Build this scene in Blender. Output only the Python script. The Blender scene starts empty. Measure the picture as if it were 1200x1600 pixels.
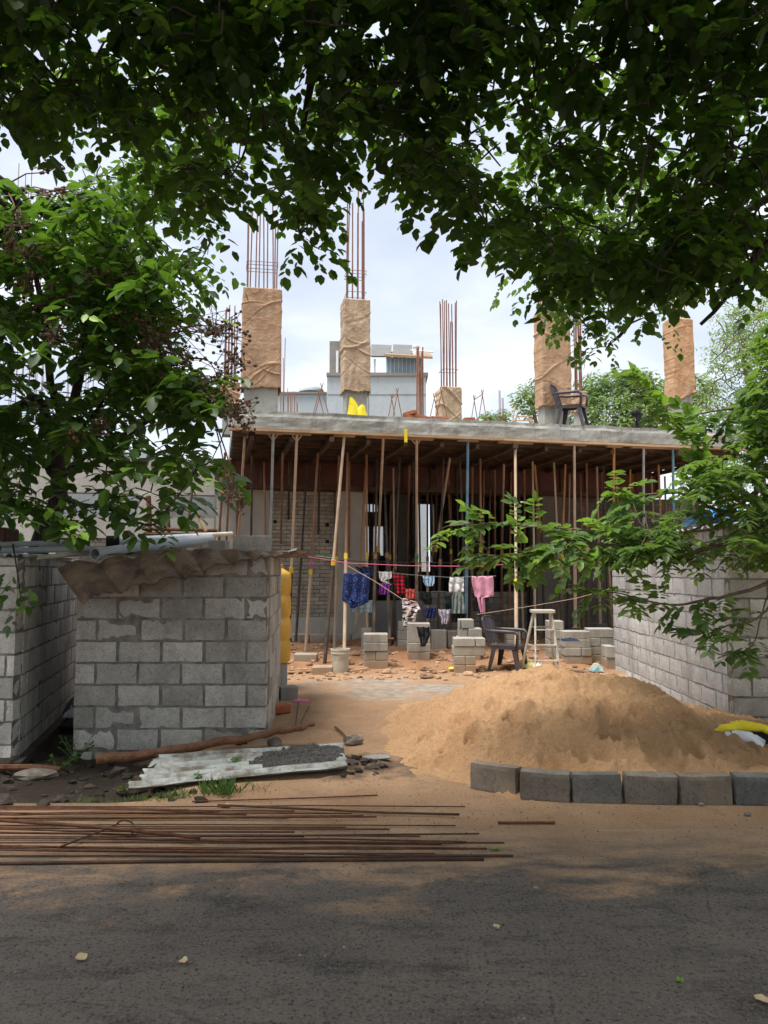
import bpy, math, random
import numpy as np
from mathutils import Vector, Matrix, noise as mnoise
random.seed(7); RNG = np.random.default_rng(11)
R = math.radians
S = bpy.context.scene
C = S.collection
# ---------------------------------------------------------------- camera
F = 1180.0; PITCH = R(4.5); CH = 1.6
cam = bpy.data.objects.new('camera', bpy.data.cameras.new('camera')); C.objects.link(cam)
cam.location = (0, 0, CH); cam.rotation_euler = (math.pi/2 + PITCH, 0, 0)
cam.data.sensor_fit = 'VERTICAL'; cam.data.sensor_height = 36; cam.data.lens = F/1600*36
cam.data.clip_end = 2000; cam.data.clip_start = .05
S.camera = cam
# ---------------------------------------------------------------- sky and sun
SUN_EL, SUN_AZ = R(71), R(-126)          # azimuth measured from +Y towards +X
W = bpy.data.worlds.new('World'); S.world = W; W.use_nodes = True
wn = W.node_tree.nodes; wl = W.node_tree.links; wn.clear()
wo = wn.new('ShaderNodeOutputWorld'); bg = wn.new('ShaderNodeBackground'); bg2 = wn.new('ShaderNodeBackground')
sk = wn.new('ShaderNodeTexSky'); sk.sky_type = 'NISHITA'; sk.sun_disc = False
sk.sun_elevation = SUN_EL; sk.sun_rotation = SUN_AZ
bg.inputs[1].default_value = .15
wl.new(sk.outputs[0], bg.inputs[0])
tc = wn.new('ShaderNodeTexCoord'); mp = wn.new('ShaderNodeMapping'); mp.inputs['Scale'].default_value = (1, 1, 2.6)
nz = wn.new('ShaderNodeTexNoise'); nz.inputs['Scale'].default_value = 2.6; nz.inputs['Detail'].default_value = 7; nz.inputs['Roughness'].default_value = .5
wl.new(tc.outputs['Generated'], mp.inputs[0]); wl.new(mp.outputs[0], nz.inputs[0])
cr = wn.new('ShaderNodeValToRGB'); cr.color_ramp.elements[0].position = .30; cr.color_ramp.elements[0].color = (.235, .262, .315, 1)
cr.color_ramp.elements[1].position = .68; cr.color_ramp.elements[1].color = (.47, .475, .48, 1)
e = cr.color_ramp.elements.new(.5); e.color = (.31, .335, .38, 1)
wl.new(nz.outputs[0], cr.inputs[0]); wl.new(cr.outputs[0], bg2.inputs[0]); bg2.inputs[1].default_value = 1.0
mx = wn.new('ShaderNodeMixShader'); mx.inputs[0].default_value = .93
wl.new(bg.outputs[0], mx.inputs[1]); wl.new(bg2.outputs[0], mx.inputs[2]); wl.new(mx.outputs[0], wo.inputs[0])
sd = bpy.data.lights.new('sun', 'SUN'); sd.energy = 2.3; sd.angle = R(28); sd.color = (1, .95, .88)
so = bpy.data.objects.new('sun', sd); C.objects.link(so)
sdir = Vector((math.sin(SUN_AZ)*math.cos(SUN_EL), math.cos(SUN_AZ)*math.cos(SUN_EL), math.sin(SUN_EL)))
so.rotation_euler = sdir.to_track_quat('Z', 'Y').to_euler(); so.location = (0, 20, 30)
S.view_settings.view_transform = 'Standard'; S.view_settings.look = 'None'; S.view_settings.gamma = 1
S.view_settings.exposure = 1.45
S.cycles.max_bounces = 6; S.cycles.diffuse_bounces = 3; S.cycles.transmission_bounces = 4; S.cycles.use_denoising = True
# ---------------------------------------------------------------- pixel helpers (photo measured at 1200x1600)
cp, sp = math.cos(PITCH), math.sin(PITCH)
def ray(px, py):
    dx, dy = (px-600)/F, (800-py)/F
    return Vector((dx, cp-dy*sp, sp+dy*cp))
def at(px, py, Y):
    d = ray(px, py); return Vector((0, 0, CH)) + d*(Y/d.y)
def gnd(px, py, z=0):
    d = ray(px, py); return Vector((0, 0, CH)) + d*((z-CH)/d.z)
BO = Vector((-2.17, 12.8, 0)); BA = R(12.4)
BU = Vector((math.cos(BA), math.sin(BA), 0)); BV = Vector((-math.sin(BA), math.cos(BA), 0))
def bw(u, v, z): return BO + BU*u + BV*v + Vector((0, 0, z))
def bpt(px, py, v):                      # ray hit with the facade plane v
    d = ray(px, py); o = Vector((0, 0, CH)) - BO
    t = (v - o.dot(BV))/d.dot(BV); return Vector((0, 0, CH)) + d*t
def buz(px, py, v):
    p = bpt(px, py, v); return (p-BO).dot(BU), p.z
# ---------------------------------------------------------------- mesh helpers
WO = {}
class MB:
    def __init__(s): s.v = []; s.f = []
    def add(s, vs, fs):
        b = len(s.v); s.v += [tuple(x) for x in vs]; s.f += [tuple(b+i for i in f) for f in fs]
    def box(s, c, h, ax=None, ch=0.0):   # centre, half sizes, axes
        c = Vector(c); X, Y, Z = ax if ax else (Vector((1,0,0)), Vector((0,1,0)), Vector((0,0,1)))
        hx, hy, hz = h
        if ch <= 0:
            vs = [c+X*(i*hx)+Y*(j*hy)+Z*(k*hz) for i in (-1,1) for j in (-1,1) for k in (-1,1)]
            s.add(vs, [(0,1,3,2),(4,6,7,5),(0,4,5,1),(2,3,7,6),(0,2,6,4),(1,5,7,3)]); return
        vs = []; idx = {}
        for i in (-1,1):
            for j in (-1,1):
                for k in (-1,1):
                    for a in range(3):
                        hh = [hx-ch, hy-ch, hz-ch]; hh[a] += ch
                        idx[(i,j,k,a)] = len(vs); vs.append(c+X*(i*hh[0])+Y*(j*hh[1])+Z*(k*hh[2]))
        fs = []
        for a, (p, q) in ((0,(1,2)), (1,(2,0)), (2,(0,1))):
            for sg in (-1, 1):
                f = []
                for (m, n) in ((-1,-1),(1,-1),(1,1),(-1,1)):
                    t = [0,0,0]; t[a] = sg; t[p] = m; t[q] = n; f.append(idx[(t[0],t[1],t[2],a)])
                fs.append(f if sg > 0 else f[::-1])
        for a in range(3):                # edges parallel to axis a
            p, q = (a+1) % 3, (a+2) % 3
            for m in (-1,1):
                for n in (-1,1):
                    t0 = [0,0,0]; t0[a] = -1; t0[p] = m; t0[q] = n; t1 = list(t0); t1[a] = 1
                    f = [idx[(*t0,p)], idx[(*t1,p)], idx[(*t1,q)], idx[(*t0,q)]]
                    fs.append(f if m*n < 0 else f[::-1])
        for i in (-1,1):
            for j in (-1,1):
                for k in (-1,1):
                    f = [idx[(i,j,k,0)], idx[(i,j,k,1)], idx[(i,j,k,2)]]
                    fs.append(f if i*j*k > 0 else f[::-1])
        s.add(vs, fs)
    def rbox(s, c, h, ax, amp=.006, seg=.05, seed=0, fr=9):
        c = Vector(c); hh = list(h)
        ns = [max(2, min(10, int(2*q/seg))) for q in hh]
        def P(t):
            q = Vector((t[0]*hh[0], t[1]*hh[1], t[2]*hh[2])); e = sorted((abs(t[0]), abs(t[1]), abs(t[2])))[1]
            n = mnoise.fractal(Vector((q.x*fr+seed*3.7, q.y*fr, q.z*fr+seed)), 1, 2, 3)
            k = 1 - (amp*(.5+.9*abs(n))*(2.2 if e > .98 else 1.0*(.4 if e < .8 else 1))) / max(.03, q.length)
            q = q*k; return c+ax[0]*q.x+ax[1]*q.y+ax[2]*q.z
        for a, (p, r) in ((0,(1,2)), (1,(2,0)), (2,(0,1))):
            for sg in (-1, 1):
                def fn(u, v):
                    t = [0,0,0]; t[a] = sg; t[p] = (2*u-1)*sg; t[r] = 2*v-1; return P(t)
                s.grid(ns[p], ns[r], fn)
    def bar(s, a, b, w, d, up=Vector((0,0,1)), ch=0):
        a, b = Vector(a), Vector(b); Z = (b-a).normalized()
        X = Z.cross(up);  X = X.normalized() if X.length > 1e-4 else Vector((1,0,0)); Y = Z.cross(X)
        s.box((a+b)/2, (w/2, d/2, (b-a).length/2), (X, Y, Z), ch)
    def tube(s, pts, rad, n=8, cap=True):
        pts = [Vector(p) for p in pts]
        if not hasattr(rad, '__len__'): rad = [rad]*len(pts)
        b = len(s.v); prev = None
        for i, p in enumerate(pts):
            t = (pts[min(i+1, len(pts)-1)] - pts[max(i-1, 0)])
            t = t.normalized() if t.length > 1e-9 else Vector((0,0,1))
            if prev is None:
                X = t.cross(Vector((0,0,1))); X = X.normalized() if X.length > .05 else Vector((1,0,0))
            else: X = (prev - t*prev.dot(t)); X = X.normalized() if X.length > 1e-6 else Vector((1,0,0))
            prev = X; Y = t.cross(X)
            for k in range(n):
                a = 2*math.pi*k/n; s.v.append(tuple(p + (X*math.cos(a) + Y*math.sin(a))*rad[i]))
        for i in range(len(pts)-1):
            for k in range(n):
                k2 = (k+1) % n; s.f.append((b+i*n+k, b+i*n+k2, b+(i+1)*n+k2, b+(i+1)*n+k))
        if cap:
            s.f.append(tuple(b+k for k in range(n))[::-1]); s.f.append(tuple(b+(len(pts)-1)*n+k for k in range(n)))
    def lathe(s, c, prof, n=24, ax=None):
        c = Vector(c); X, Y, Z = ax if ax else (Vector((1,0,0)), Vector((0,1,0)), Vector((0,0,1)))
        b = len(s.v)
        for r, z in prof:
            for k in range(n):
                a = 2*math.pi*k/n; s.v.append(tuple(c + X*(r*math.cos(a)) + Y*(r*math.sin(a)) + Z*z))
        for i in range(len(prof)-1):
            for k in range(n):
                k2 = (k+1) % n; s.f.append((b+i*n+k, b+i*n+k2, b+(i+1)*n+k2, b+(i+1)*n+k))
    def grid(s, nu, nv, fn):
        b = len(s.v)
        for j in range(nv+1):
            for i in range(nu+1): s.v.append(tuple(fn(i/nu, j/nv)))
        for j in range(nv):
            for i in range(nu):
                a = b+j*(nu+1)+i; s.f.append((a, a+1, a+nu+2, a+nu+1))
    def blob(s, c, r, jit=.2, sub=1, seed=0):
        rr = random.Random(seed); n, m = 6+2*sub, 4+sub; b = len(s.v); c = Vector(c)
        s.v.append(tuple(c+Vector((0,0,-r[2]))))
        for j in range(1, m):
            th = math.pi*j/m
            for i in range(n):
                a = 2*math.pi*i/n; q = 1+rr.uniform(-jit, jit)
                s.v.append(tuple(c+Vector((r[0]*math.sin(th)*math.cos(a)*q, r[1]*math.sin(th)*math.sin(a)*q, -r[2]*math.cos(th)*q))))
        s.v.append(tuple(c+Vector((0,0,r[2]))))
        for i in range(n): s.f.append((b, b+1+(i+1) % n, b+1+i))
        for j in range(m-2):
            for i in range(n):
                p = b+1+j*n; s.f.append((p+i, p+(i+1) % n, p+n+(i+1) % n, p+n+i))
        t = b+1+(m-1)*n; p = b+1+(m-2)*n
        for i in range(n): s.f.append((p+i, p+(i+1) % n, t))
    def build(s, name, mat, parent=None, org=None, smooth=False):
        o3 = WO[parent.as_pointer()] if parent else Vector(org if org is not None else (0,0,0))
        me = bpy.data.meshes.new(name)
        me.from_pydata([(v[0]-o3.x, v[1]-o3.y, v[2]-o3.z) for v in s.v], [], s.f)
        if smooth: me.shade_smooth()
        me.materials.append(mat)
        o = bpy.data.objects.new(name, me); C.objects.link(o)
        if parent: o.parent = parent
        else: o.location = o3
        WO[o.as_pointer()] = o3
        return o
def tag(o, label, cat, group=None):
    o['label'] = label; o['category'] = cat
    if group: o['group'] = group
    return o
def thing(name, loc, label, cat, group=None):
    o = bpy.data.objects.new(name, None); C.objects.link(o); o.location = loc; o.empty_display_size = .1
    WO[o.as_pointer()] = Vector(loc); return tag(o, label, cat, group)
def structure(o): o['kind'] = 'structure'; return o
def stuff(o): o['kind'] = 'stuff'; return o
def fbm(x, y, z=0, o=4):
    return mnoise.fractal(Vector((x, y, z)), 1.0, 2.0, o)
ORD = ['first','second','third','fourth','fifth','sixth','seventh','eighth','ninth','tenth','eleventh','twelfth','thirteenth','fourteenth','fifteenth','sixteenth','seventeenth','eighteenth','nineteenth','twentieth']
# ---------------------------------------------------------------- materials
class NT:
    def __init__(s, name):
        s.m = bpy.data.materials.new(name); s.m.use_nodes = True; s.t = s.m.node_tree; s.n = s.t.nodes; s.l = s.t.links
        s.b = s.n['Principled BSDF']; s.tc = s.n.new('ShaderNodeTexCoord'); s.geo = s.n.new('ShaderNodeNewGeometry')
    def pos(s): return s.geo.outputs['Position']
    def set(s, sock, v):
        if isinstance(v, bpy.types.NodeSocket): s.l.new(v, sock)
        elif isinstance(v, (tuple, list)) and len(v) == 3 and sock.type == 'RGBA': sock.default_value = (*v, 1)
        else: sock.default_value = v
    def noise(s, scale, detail=5, rough=.55, vec=None, dist=0, stretch=None):
        n = s.n.new('ShaderNodeTexNoise'); n.inputs['Scale'].default_value = scale; n.inputs['Detail'].default_value = detail
        n.inputs['Roughness'].default_value = rough; n.inputs['Distortion'].default_value = dist
        v = vec or s.pos()
        if stretch:
            m = s.n.new('ShaderNodeMapping'); m.inputs['Scale'].default_value = stretch; s.l.new(v, m.inputs[0]); v = m.outputs[0]
        s.l.new(v, n.inputs['Vector']); return n.outputs[0]
    def voro(s, scale, feature='F1', stretch=None):
        n = s.n.new('ShaderNodeTexVoronoi'); n.inputs['Scale'].default_value = scale; n.feature = feature
        v = s.pos()
        if stretch:
            m = s.n.new('ShaderNodeMapping'); m.inputs['Scale'].default_value = stretch; s.l.new(v, m.inputs[0]); v = m.outputs[0]
        s.l.new(v, n.inputs['Vector']); return n.outputs[0]
    def ramp(s, f, a, b):                 # smooth 0..1 between a and b
        n = s.n.new('ShaderNodeMapRange'); n.inputs[1].default_value = a; n.inputs[2].default_value = b; n.clamp = True
        s.l.new(f, n.inputs[0]); return n.outputs[0]
    def mix(s, f, a, b, mode='MIX'):
        n = s.n.new('ShaderNodeMix'); n.data_type = 'RGBA'; n.blend_type = mode
        s.set(n.inputs[0], f); s.set(n.inputs[6], a); s.set(n.inputs[7], b); return n.outputs[2]
    def math(s, op, a, b=0.0):
        n = s.n.new('ShaderNodeMath'); n.operation = op; s.set(n.inputs[0], a); s.set(n.inputs[1], b); return n.outputs[0]
    def island(s): return s.geo.outputs['Random Per Island']
    def xyz(s, i):
        n = s.n.new('ShaderNodeSeparateXYZ'); s.l.new(s.pos(), n.inputs[0]); return n.outputs[i]
    def bump(s, h, strength=.5, dist=.01, prev=None):
        n = s.n.new('ShaderNodeBump'); n.inputs['Strength'].default_value = strength; n.inputs['Distance'].default_value = dist
        s.l.new(h, n.inputs['Height'])
        if prev: s.l.new(prev, n.inputs['Normal'])
        return n.outputs[0]
    def fin(s, col, rough=.9, normal=None, metal=0, spec=.3):
        s.set(s.b.inputs['Base Color'], col); s.set(s.b.inputs['Roughness'], rough); s.b.inputs['Metallic'].default_value = metal
        s.b.inputs['Specular IOR Level'].default_value = spec
        if normal: s.l.new(normal, s.b.inputs['Normal'])
        return s.m
def simple(name, a, b, scale=6, rough=.85, bumps=.3, bscale=60, bd=.004, isl=0, metal=0, spec=.3, stretch=None):
    t = NT(name); n = t.ramp(t.noise(scale, 6, .6, stretch=stretch), .32, .68); c = t.mix(n, a, b)
    if isl:
        k = t.mix(t.island(), (1-isl,)*3, (1+isl*.6,)*3); c = t.mix(1.0, c, k, 'MULTIPLY')
    nm = t.bump(t.noise(bscale, 4, .6), bumps, bd) if bumps else None
    return t.fin(c, rough, nm, metal, spec)
M = {}
def mk_concrete(name, a, b, stain=(.10,.09,.07), isl=0, streak=.5):
    t = NT(name); c = t.mix(t.ramp(t.noise(1.3, 8, .65), .3, .7), a, b)
    c = t.mix(t.math('MULTIPLY', t.ramp(t.noise(2.2, 6, .6, stretch=(2.5,2.5,.35)), .52, .75), streak), c, stain)
    c = t.mix(t.ramp(t.noise(45, 3, .7), .55, .8), c, tuple(x*1.25 for x in b))
    if isl:
        k = t.mix(t.island(), (1-isl,)*3, (1+isl*.5,)*3); c = t.mix(1.0, c, k, 'MULTIPLY')
    nm = t.bump(t.noise(8, 5, .6), .35, .03); nm = t.bump(t.noise(120, 3, .7), .35, .004, nm)
    return t.fin(c, .92, nm)
M['concrete'] = mk_concrete('cured concrete', (.25,.25,.225), (.42,.415,.375), (.15,.135,.11), streak=.8)
M['concrete_wall'] = mk_concrete('plastered concrete wall', (.36,.34,.30), (.50,.475,.42), (.22,.19,.15))
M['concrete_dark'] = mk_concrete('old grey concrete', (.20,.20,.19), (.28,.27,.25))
M['grey_paint'] = mk_concrete('pale grey painted wall', (.40,.45,.47), (.45,.50,.52), (.30,.33,.34), streak=.4)
def mk_block(name, a, b, base=None, isl=.28, zsplash=None, per=False):
    t = NT(name); c = t.mix(t.ramp(t.noise(5, 8, .72), .36, .64), a, b)
    c = t.mix(t.ramp(t.noise(55, 4, .75), .54, .68), c, tuple(x*.55 for x in a))
    c = t.mix(t.ramp(t.noise(38, 3, .75), .60, .72), c, tuple(x*1.25 for x in b))
    k = t.mix(t.island(), (1-isl,)*3, (1+isl*.4,)*3); c = t.mix(1.0, c, k, 'MULTIPLY')
    c = t.mix(t.math('MULTIPLY', t.ramp(t.noise(1.7, 5, .6, stretch=(1.5,1.5,.5)), .52, .72), .55), c, (.12,.11,.09))
    if per:
        oi = t.n.new('ShaderNodeObjectInfo'); c = t.mix(1.0, c, t.mix(oi.outputs['Random'], (.8,.85,.9), (1.35,1.15,.98)), 'MULTIPLY')
    if zsplash:
        f = t.math('ADD', t.xyz(2), t.math('MULTIPLY', t.noise(3, 4), .5))
        c = t.mix(t.ramp(f, zsplash+.25, zsplash), c, (.33,.22,.13))
    nm = t.bump(t.noise(14, 4, .6), .3, .012); nm = t.bump(t.noise(160, 3, .7), .5, .003, nm)
    return t.fin(c, .93, nm)
M['block'] = mk_block('grey cement block', (.31,.29,.25), (.47,.445,.40), isl=.34)
M['block_left'] = mk_block('light weathered cement block', (.40,.38,.34), (.56,.54,.49), isl=.25)
M['block_shade'] = mk_block('shade-toned cement block', (.09,.085,.075), (.15,.14,.125))  # block colour darkened to carry the shade under the slab
M['block_pale'] = mk_block('pale cement block', (.45,.455,.45), (.58,.58,.57), isl=.14)
M['block_loose'] = mk_block('loose cement block', (.40,.38,.33), (.50,.47,.41), isl=.3, zsplash=.28)
M['mortar'] = simple('mortar', (.09,.083,.072), (.24,.22,.19), 9, .95, .5, 50, .01)
M['mortar_pale'] = simple('pale mortar', (.20,.20,.19), (.34,.335,.32), 9, .95, .5, 50, .01)
M['brickwork'] = mk_block('grey brick', (.36,.31,.25), (.50,.44,.36), isl=.2)
M['brick'] = simple('fired clay brick', (.36,.10,.05), (.45,.17,.09), 12, .9, .4, 80, .004, isl=.3)
def mk_ground():
    t = NT('sandy construction ground')
    sand = t.mix(t.ramp(t.noise(1.6, 6, .6), .3, .7), (.43,.26,.15), (.57,.37,.225))
    sand = t.mix(t.ramp(t.noise(52, 4, .85), .52, .66), sand, (.25,.155,.09))
    n2 = t.noise(1.1, 6, .62); y = t.xyz(1); x = t.xyz(0)
    red = t.mix(t.ramp(t.noise(3, 5, .6), .35, .65), (.34,.17,.085), (.44,.25,.14))
    f = t.math('ADD', y, t.math('MULTIPLY', n2, 2.0))
    c = t.mix(t.ramp(f, 12.9, 13.6), sand, red)
    # cement spill in the yard
    gx = t.math('ADD', t.math('MULTIPLY', t.math('POWER', t.math('ABSOLUTE', t.math('SUBTRACT', x, .1)), 2.0), .32),
                t.math('MULTIPLY', t.math('POWER', t.math('ABSOLUTE', t.math('SUBTRACT', y, 10.5)), 2.0), .5))
    g = t.math('SUBTRACT', t.math('ADD', t.math('MULTIPLY', n2, 2.4), -.55), gx)
    c = t.mix(t.ramp(g, 0.1, .7), c, t.mix(t.ramp(t.noise(7, 4), .4, .6), (.32,.275,.23), (.46,.41,.35)))
    # black spoil and mud on the left, damp rubble by the tin sheet
    l1 = t.math('SUBTRACT', t.math('ADD', t.math('MULTIPLY', n2, 2.2), -2.05), x)
    c = t.mix(t.math('MULTIPLY', t.ramp(l1, .75, 1.15), t.ramp(y, 5.25, 5.55)), c, t.mix(t.noise(9, 5), (.028,.022,.018), (.085,.066,.05)))
    dx = t.math('SUBTRACT', x, -.2); dy = t.math('SUBTRACT', y, 6.35)
    dd = t.math('ADD', t.math('MULTIPLY', dx, dx), t.math('MULTIPLY', t.math('MULTIPLY', dy, dy), 1.6))
    c = t.mix(t.ramp(t.math('ADD', dd, t.math('MULTIPLY', t.noise(7, 5), 1.0)), .85, .5), c, (.11,.085,.065))
    c = t.mix(t.math('MULTIPLY', t.ramp(t.noise(2.4, 6, .7, dist=.5), .56, .72), .5), c, (.20,.17,.145))
    nm = t.bump(t.noise(7, 7, .75), .8, .07); nm = t.bump(t.noise(55, 4, .85), 1.0, .02, nm)
    return t.fin(c, .96, nm, spec=.15)
M['ground'] = mk_ground()
def mk_road():
    t = NT('worn asphalt with spilt sand')
    base = t.mix(t.ramp(t.noise(.9, 6, .62), .32, .68), (.13,.107,.088), (.215,.175,.143))
    base = t.mix(t.math('MULTIPLY', t.ramp(t.noise(.55, 6, .7, stretch=(.45,1.5,1), dist=.6), .48, .66), .7), base, (.225,.185,.15))
    base = t.mix(t.ramp(t.noise(3.5, 6, .7, stretch=(.5,1.4,1)), .50, .70), base, (.060,.050,.043))
    base = t.mix(t.ramp(t.noise(75, 4, .85), .53, .66), base, (.27,.225,.185))
    v = t.voro(1.3, 'DISTANCE_TO_EDGE'); base = t.mix(t.math('MULTIPLY', t.ramp(t.math('ADD', v, t.math('MULTIPLY', t.noise(9, 4), .05)), .030, .024), .30), base, (.02,.017,.016))
    base = t.mix(t.ramp(t.noise(60, 4, .85), .47, .36), base, (.012,.010,.009))
    base = t.mix(t.math('MULTIPLY', t.ramp(t.noise(5, 7, .7), .60, .70), .6), base, (.26,.22,.18))
    sand = t.mix(t.ramp(t.noise(1.6, 6, .6), .3, .7), (.43,.26,.15), (.57,.37,.225))
    sand = t.mix(t.ramp(t.noise(52, 4, .85), .52, .66), sand, (.25,.155,.09))
    sand = t.mix(t.math('MULTIPLY', t.ramp(t.noise(2.4, 6, .7, dist=.5), .56, .72), .5), sand, (.20,.17,.145))
    y = t.xyz(1); x = t.xyz(0)
    edge = t.math('ADD', t.math('MULTIPLY', x, .06), t.math('MULTIPLY', t.noise(1.5, 7, .68, dist=.4), 2.6))
    e2 = t.math('ADD', t.math('SUBTRACT', y, t.math('ADD', edge, 2.80)), t.math('MULTIPLY', t.noise(45, 3, .8), .55))
    f = t.ramp(e2, .0, .30)
    thin = t.math('MULTIPLY', t.ramp(t.noise(2.0, 5, .6, stretch=(1,2.5,1)), .40, .60), .97)
    f = t.math('MULTIPLY', f, t.math('SUBTRACT', 1.0, t.math('MULTIPLY', t.math('SUBTRACT', 1.0, thin), t.ramp(y, 5.0, 4.2))))
    c = t.mix(f, base, sand)
    h = t.math('ADD', t.noise(65, 4, .85), t.math('MULTIPLY', f, .4))
    nm = t.bump(t.noise(5, 5, .6), .3, .04); nm = t.bump(h, 1.0, .02, nm)
    return t.fin(c, t.mix(f, (.72,)*3, (.96,)*3), nm, spec=.3)
M['road'] = mk_road()
def mk_sand():
    t = NT('orange river sand'); c = t.mix(t.ramp(t.noise(1.4, 6, .6), .3, .7), (.58,.33,.165), (.70,.435,.24))
    c = t.mix(t.ramp(t.noise(40, 6, .85), .54, .68), c, (.36,.205,.10))
    c = t.mix(t.ramp(t.noise(85, 3, .85), .56, .66), c, (.72,.53,.34))
    nm = t.bump(t.noise(9, 7, .75), .8, .07); nm = t.bump(t.noise(60, 4, .85), 1.0, .022, nm)
    return t.fin(c, .97, nm, spec=.1)
M['sand'] = mk_sand()
M['kerb'] = mk_block('dark kerb concrete', (.10,.097,.088), (.175,.165,.145), isl=.1, zsplash=.02, per=True)
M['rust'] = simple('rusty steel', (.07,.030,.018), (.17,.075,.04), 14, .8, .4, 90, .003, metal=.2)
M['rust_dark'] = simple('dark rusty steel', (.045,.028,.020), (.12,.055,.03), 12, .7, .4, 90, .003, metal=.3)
M['rebar'] = simple('reddish rebar steel', (.19,.085,.055), (.30,.15,.10), 9, .8, .4, 60, .003)
M['prop_tan'] = simple('dusty timber coloured steel prop', (.40,.28,.185), (.56,.42,.30), 7, .85, .3, 60, .003, stretch=(1,1,.5))
M['prop_rust'] = simple('rusted steel prop', (.20,.10,.06), (.34,.19,.11), 6, .85, .3, 60, .003, stretch=(1,1,.4))
M['prop_orange'] = simple('orange rusted prop', (.40,.19,.07), (.52,.29,.12), 6, .8, .3, 60, .003, stretch=(1,1,.4))
M['prop_grey'] = simple('galvanised grey prop', (.30,.32,.34), (.44,.46,.47), 8, .5, .2, 60, .002, metal=.4)
M['prop_blue'] = simple('blue painted prop', (.10,.22,.30), (.19,.35,.44), 5, .55, .2, 60, .002)
M['prop_navy'] = simple('dark painted prop tube', (.020,.026,.04), (.06,.06,.065), 5, .6, .2, 60, .002)
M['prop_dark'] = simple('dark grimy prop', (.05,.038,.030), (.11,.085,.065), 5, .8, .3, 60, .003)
M['yellow_paint'] = simple('yellow paint', (.62,.42,.02), (.75,.55,.05), 20, .6, .1)
M['green_paint'] = simple('green paint', (.08,.28,.12), (.14,.38,.18), 20, .6, .1)
M['timber'] = simple('raw shuttering timber', (.36,.22,.12), (.52,.36,.22), 3, .85, .4, 40, .004, isl=.3, stretch=(1,1,5))
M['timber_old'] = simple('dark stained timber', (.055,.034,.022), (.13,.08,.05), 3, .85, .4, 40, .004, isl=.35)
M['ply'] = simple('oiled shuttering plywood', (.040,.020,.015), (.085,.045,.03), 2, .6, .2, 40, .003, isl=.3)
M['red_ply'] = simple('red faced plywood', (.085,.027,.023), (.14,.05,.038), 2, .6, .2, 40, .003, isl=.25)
def mk_burlap(name, a, b):
    t = NT(name); c = t.mix(t.ramp(t.noise(2.5, 6, .6), .3, .7), a, b)
    c = t.mix(t.math('MULTIPLY', t.ramp(t.noise(3.2, 7, .72), .52, .66), .6), c, (.30,.215,.15))
    c = t.mix(t.math('MULTIPLY', t.ramp(t.noise(4.5, 6, .7, stretch=(1,1,.5)), .60, .70), .55), c, (.55,.50,.43))
    w = t.math('MULTIPLY', t.math('SINE', t.math('MULTIPLY', t.xyz(2), 420.0)), t.math('SINE', t.math('MULTIPLY', t.math('ADD', t.xyz(0), t.xyz(1)), 420.0)))
    c = t.mix(t.ramp(w, -1, 1), c, t.mix(.5, c, (.30,.19,.11)))
    return t.fin(c, .98, t.bump(t.noise(45, 5, .8), .6, .010, t.bump(t.noise(12, 6, .6, stretch=(1,1,2.5)), .4, .02)), spec=.05)
M['burlap'] = mk_burlap('burlap sacking', (.42,.26,.16), (.58,.39,.26)); M['burlap_pale'] = mk_burlap('pale burlap sacking', (.46,.34,.23), (.60,.47,.34)); M['burlap_warm'] = mk_burlap('orange burlap sacking', (.48,.27,.14), (.63,.40,.24))
M['bark'] = simple('dark bark', (.028,.022,.018), (.07,.055,.042), 12, .95, .8, 30, .02)
M['bark_brown'] = simple('brown branch bark', (.10,.07,.05), (.18,.13,.09), 12, .95, .6, 30, .01)
M['log'] = simple('peeling brown log', (.10,.045,.025), (.20,.10,.055), 6, .95, .9, 22, .03)
M['berry'] = simple('brown seed capsules', (.085,.05,.035), (.17,.10,.07), 20, .8, .2)
M['tank_yellow'] = simple('yellow plastic', (.42,.24,.03), (.66,.36,.03), 3, .5, .1, 30, .002, spec=.5)
M['pvc'] = simple('grey pvc pipe', (.30,.33,.36), (.40,.43,.45), 3, .5, .1, 40, .001, spec=.5)
M['tin'] = simple('weathered tin sheet', (.36,.40,.38), (.60,.63,.60), 3.0, .55, .25, 20, .004, metal=.35, spec=.5)
def mk_sheet(name, a, b, mud, lo, hi):
    t = NT(name); c = t.mix(t.ramp(t.noise(2.5, 6, .6), .3, .7), a, b)
    c = t.mix(t.ramp(t.noise(3.4, 7, .7, dist=.3), lo, hi), c, mud)
    c = t.mix(t.ramp(t.noise(30, 5, .7), .62, .68), c, (.06,.04,.025))
    return t.fin(c, .7, t.bump(t.noise(40, 4, .7), .4, .006), spec=.35)
M['sheet_flat'] = mk_sheet('dusty white roofing sheet', (.24,.26,.245), (.40,.42,.39), (.11,.09,.07), .44, .60)
M['sheet_roof'] = mk_sheet('rusty brown roofing sheet', (.135,.088,.056), (.25,.175,.115), (.06,.036,.024), .42, .62)
M['gravel'] = simple('dark tar gravel', (.022,.021,.020), (.13,.12,.11), 60, .85, 1, 90, .02)
M['chair'] = simple('dark brown chair plastic', (.045,.036,.041), (.070,.057,.064), 6, .42, .08, spec=.45)
M['alu'] = simple('paint splashed aluminium', (.38,.35,.30), (.60,.57,.50), 12, .6, .2, metal=.25)
M['bucket'] = simple('dirty white plastic', (.40,.36,.28), (.58,.54,.45), 9, .6, .1)
M['stone'] = simple('loose stone', (.10,.085,.07), (.26,.22,.18), 8, .95, .5, 40, .01, isl=.4)
M['dirt'] = simple('dark clods', (.030,.023,.018), (.065,.05,.038), 8, .97, .6, 40, .02, isl=.4)
M['glass_dark'] = simple('solar panel back', (.13,.13,.12), (.17,.165,.155), 2, .5, .05)
M['blue_sheet'] = simple('pale blue tin cladding', (.36,.46,.55), (.44,.54,.63), 2, .5, .1)
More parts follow.
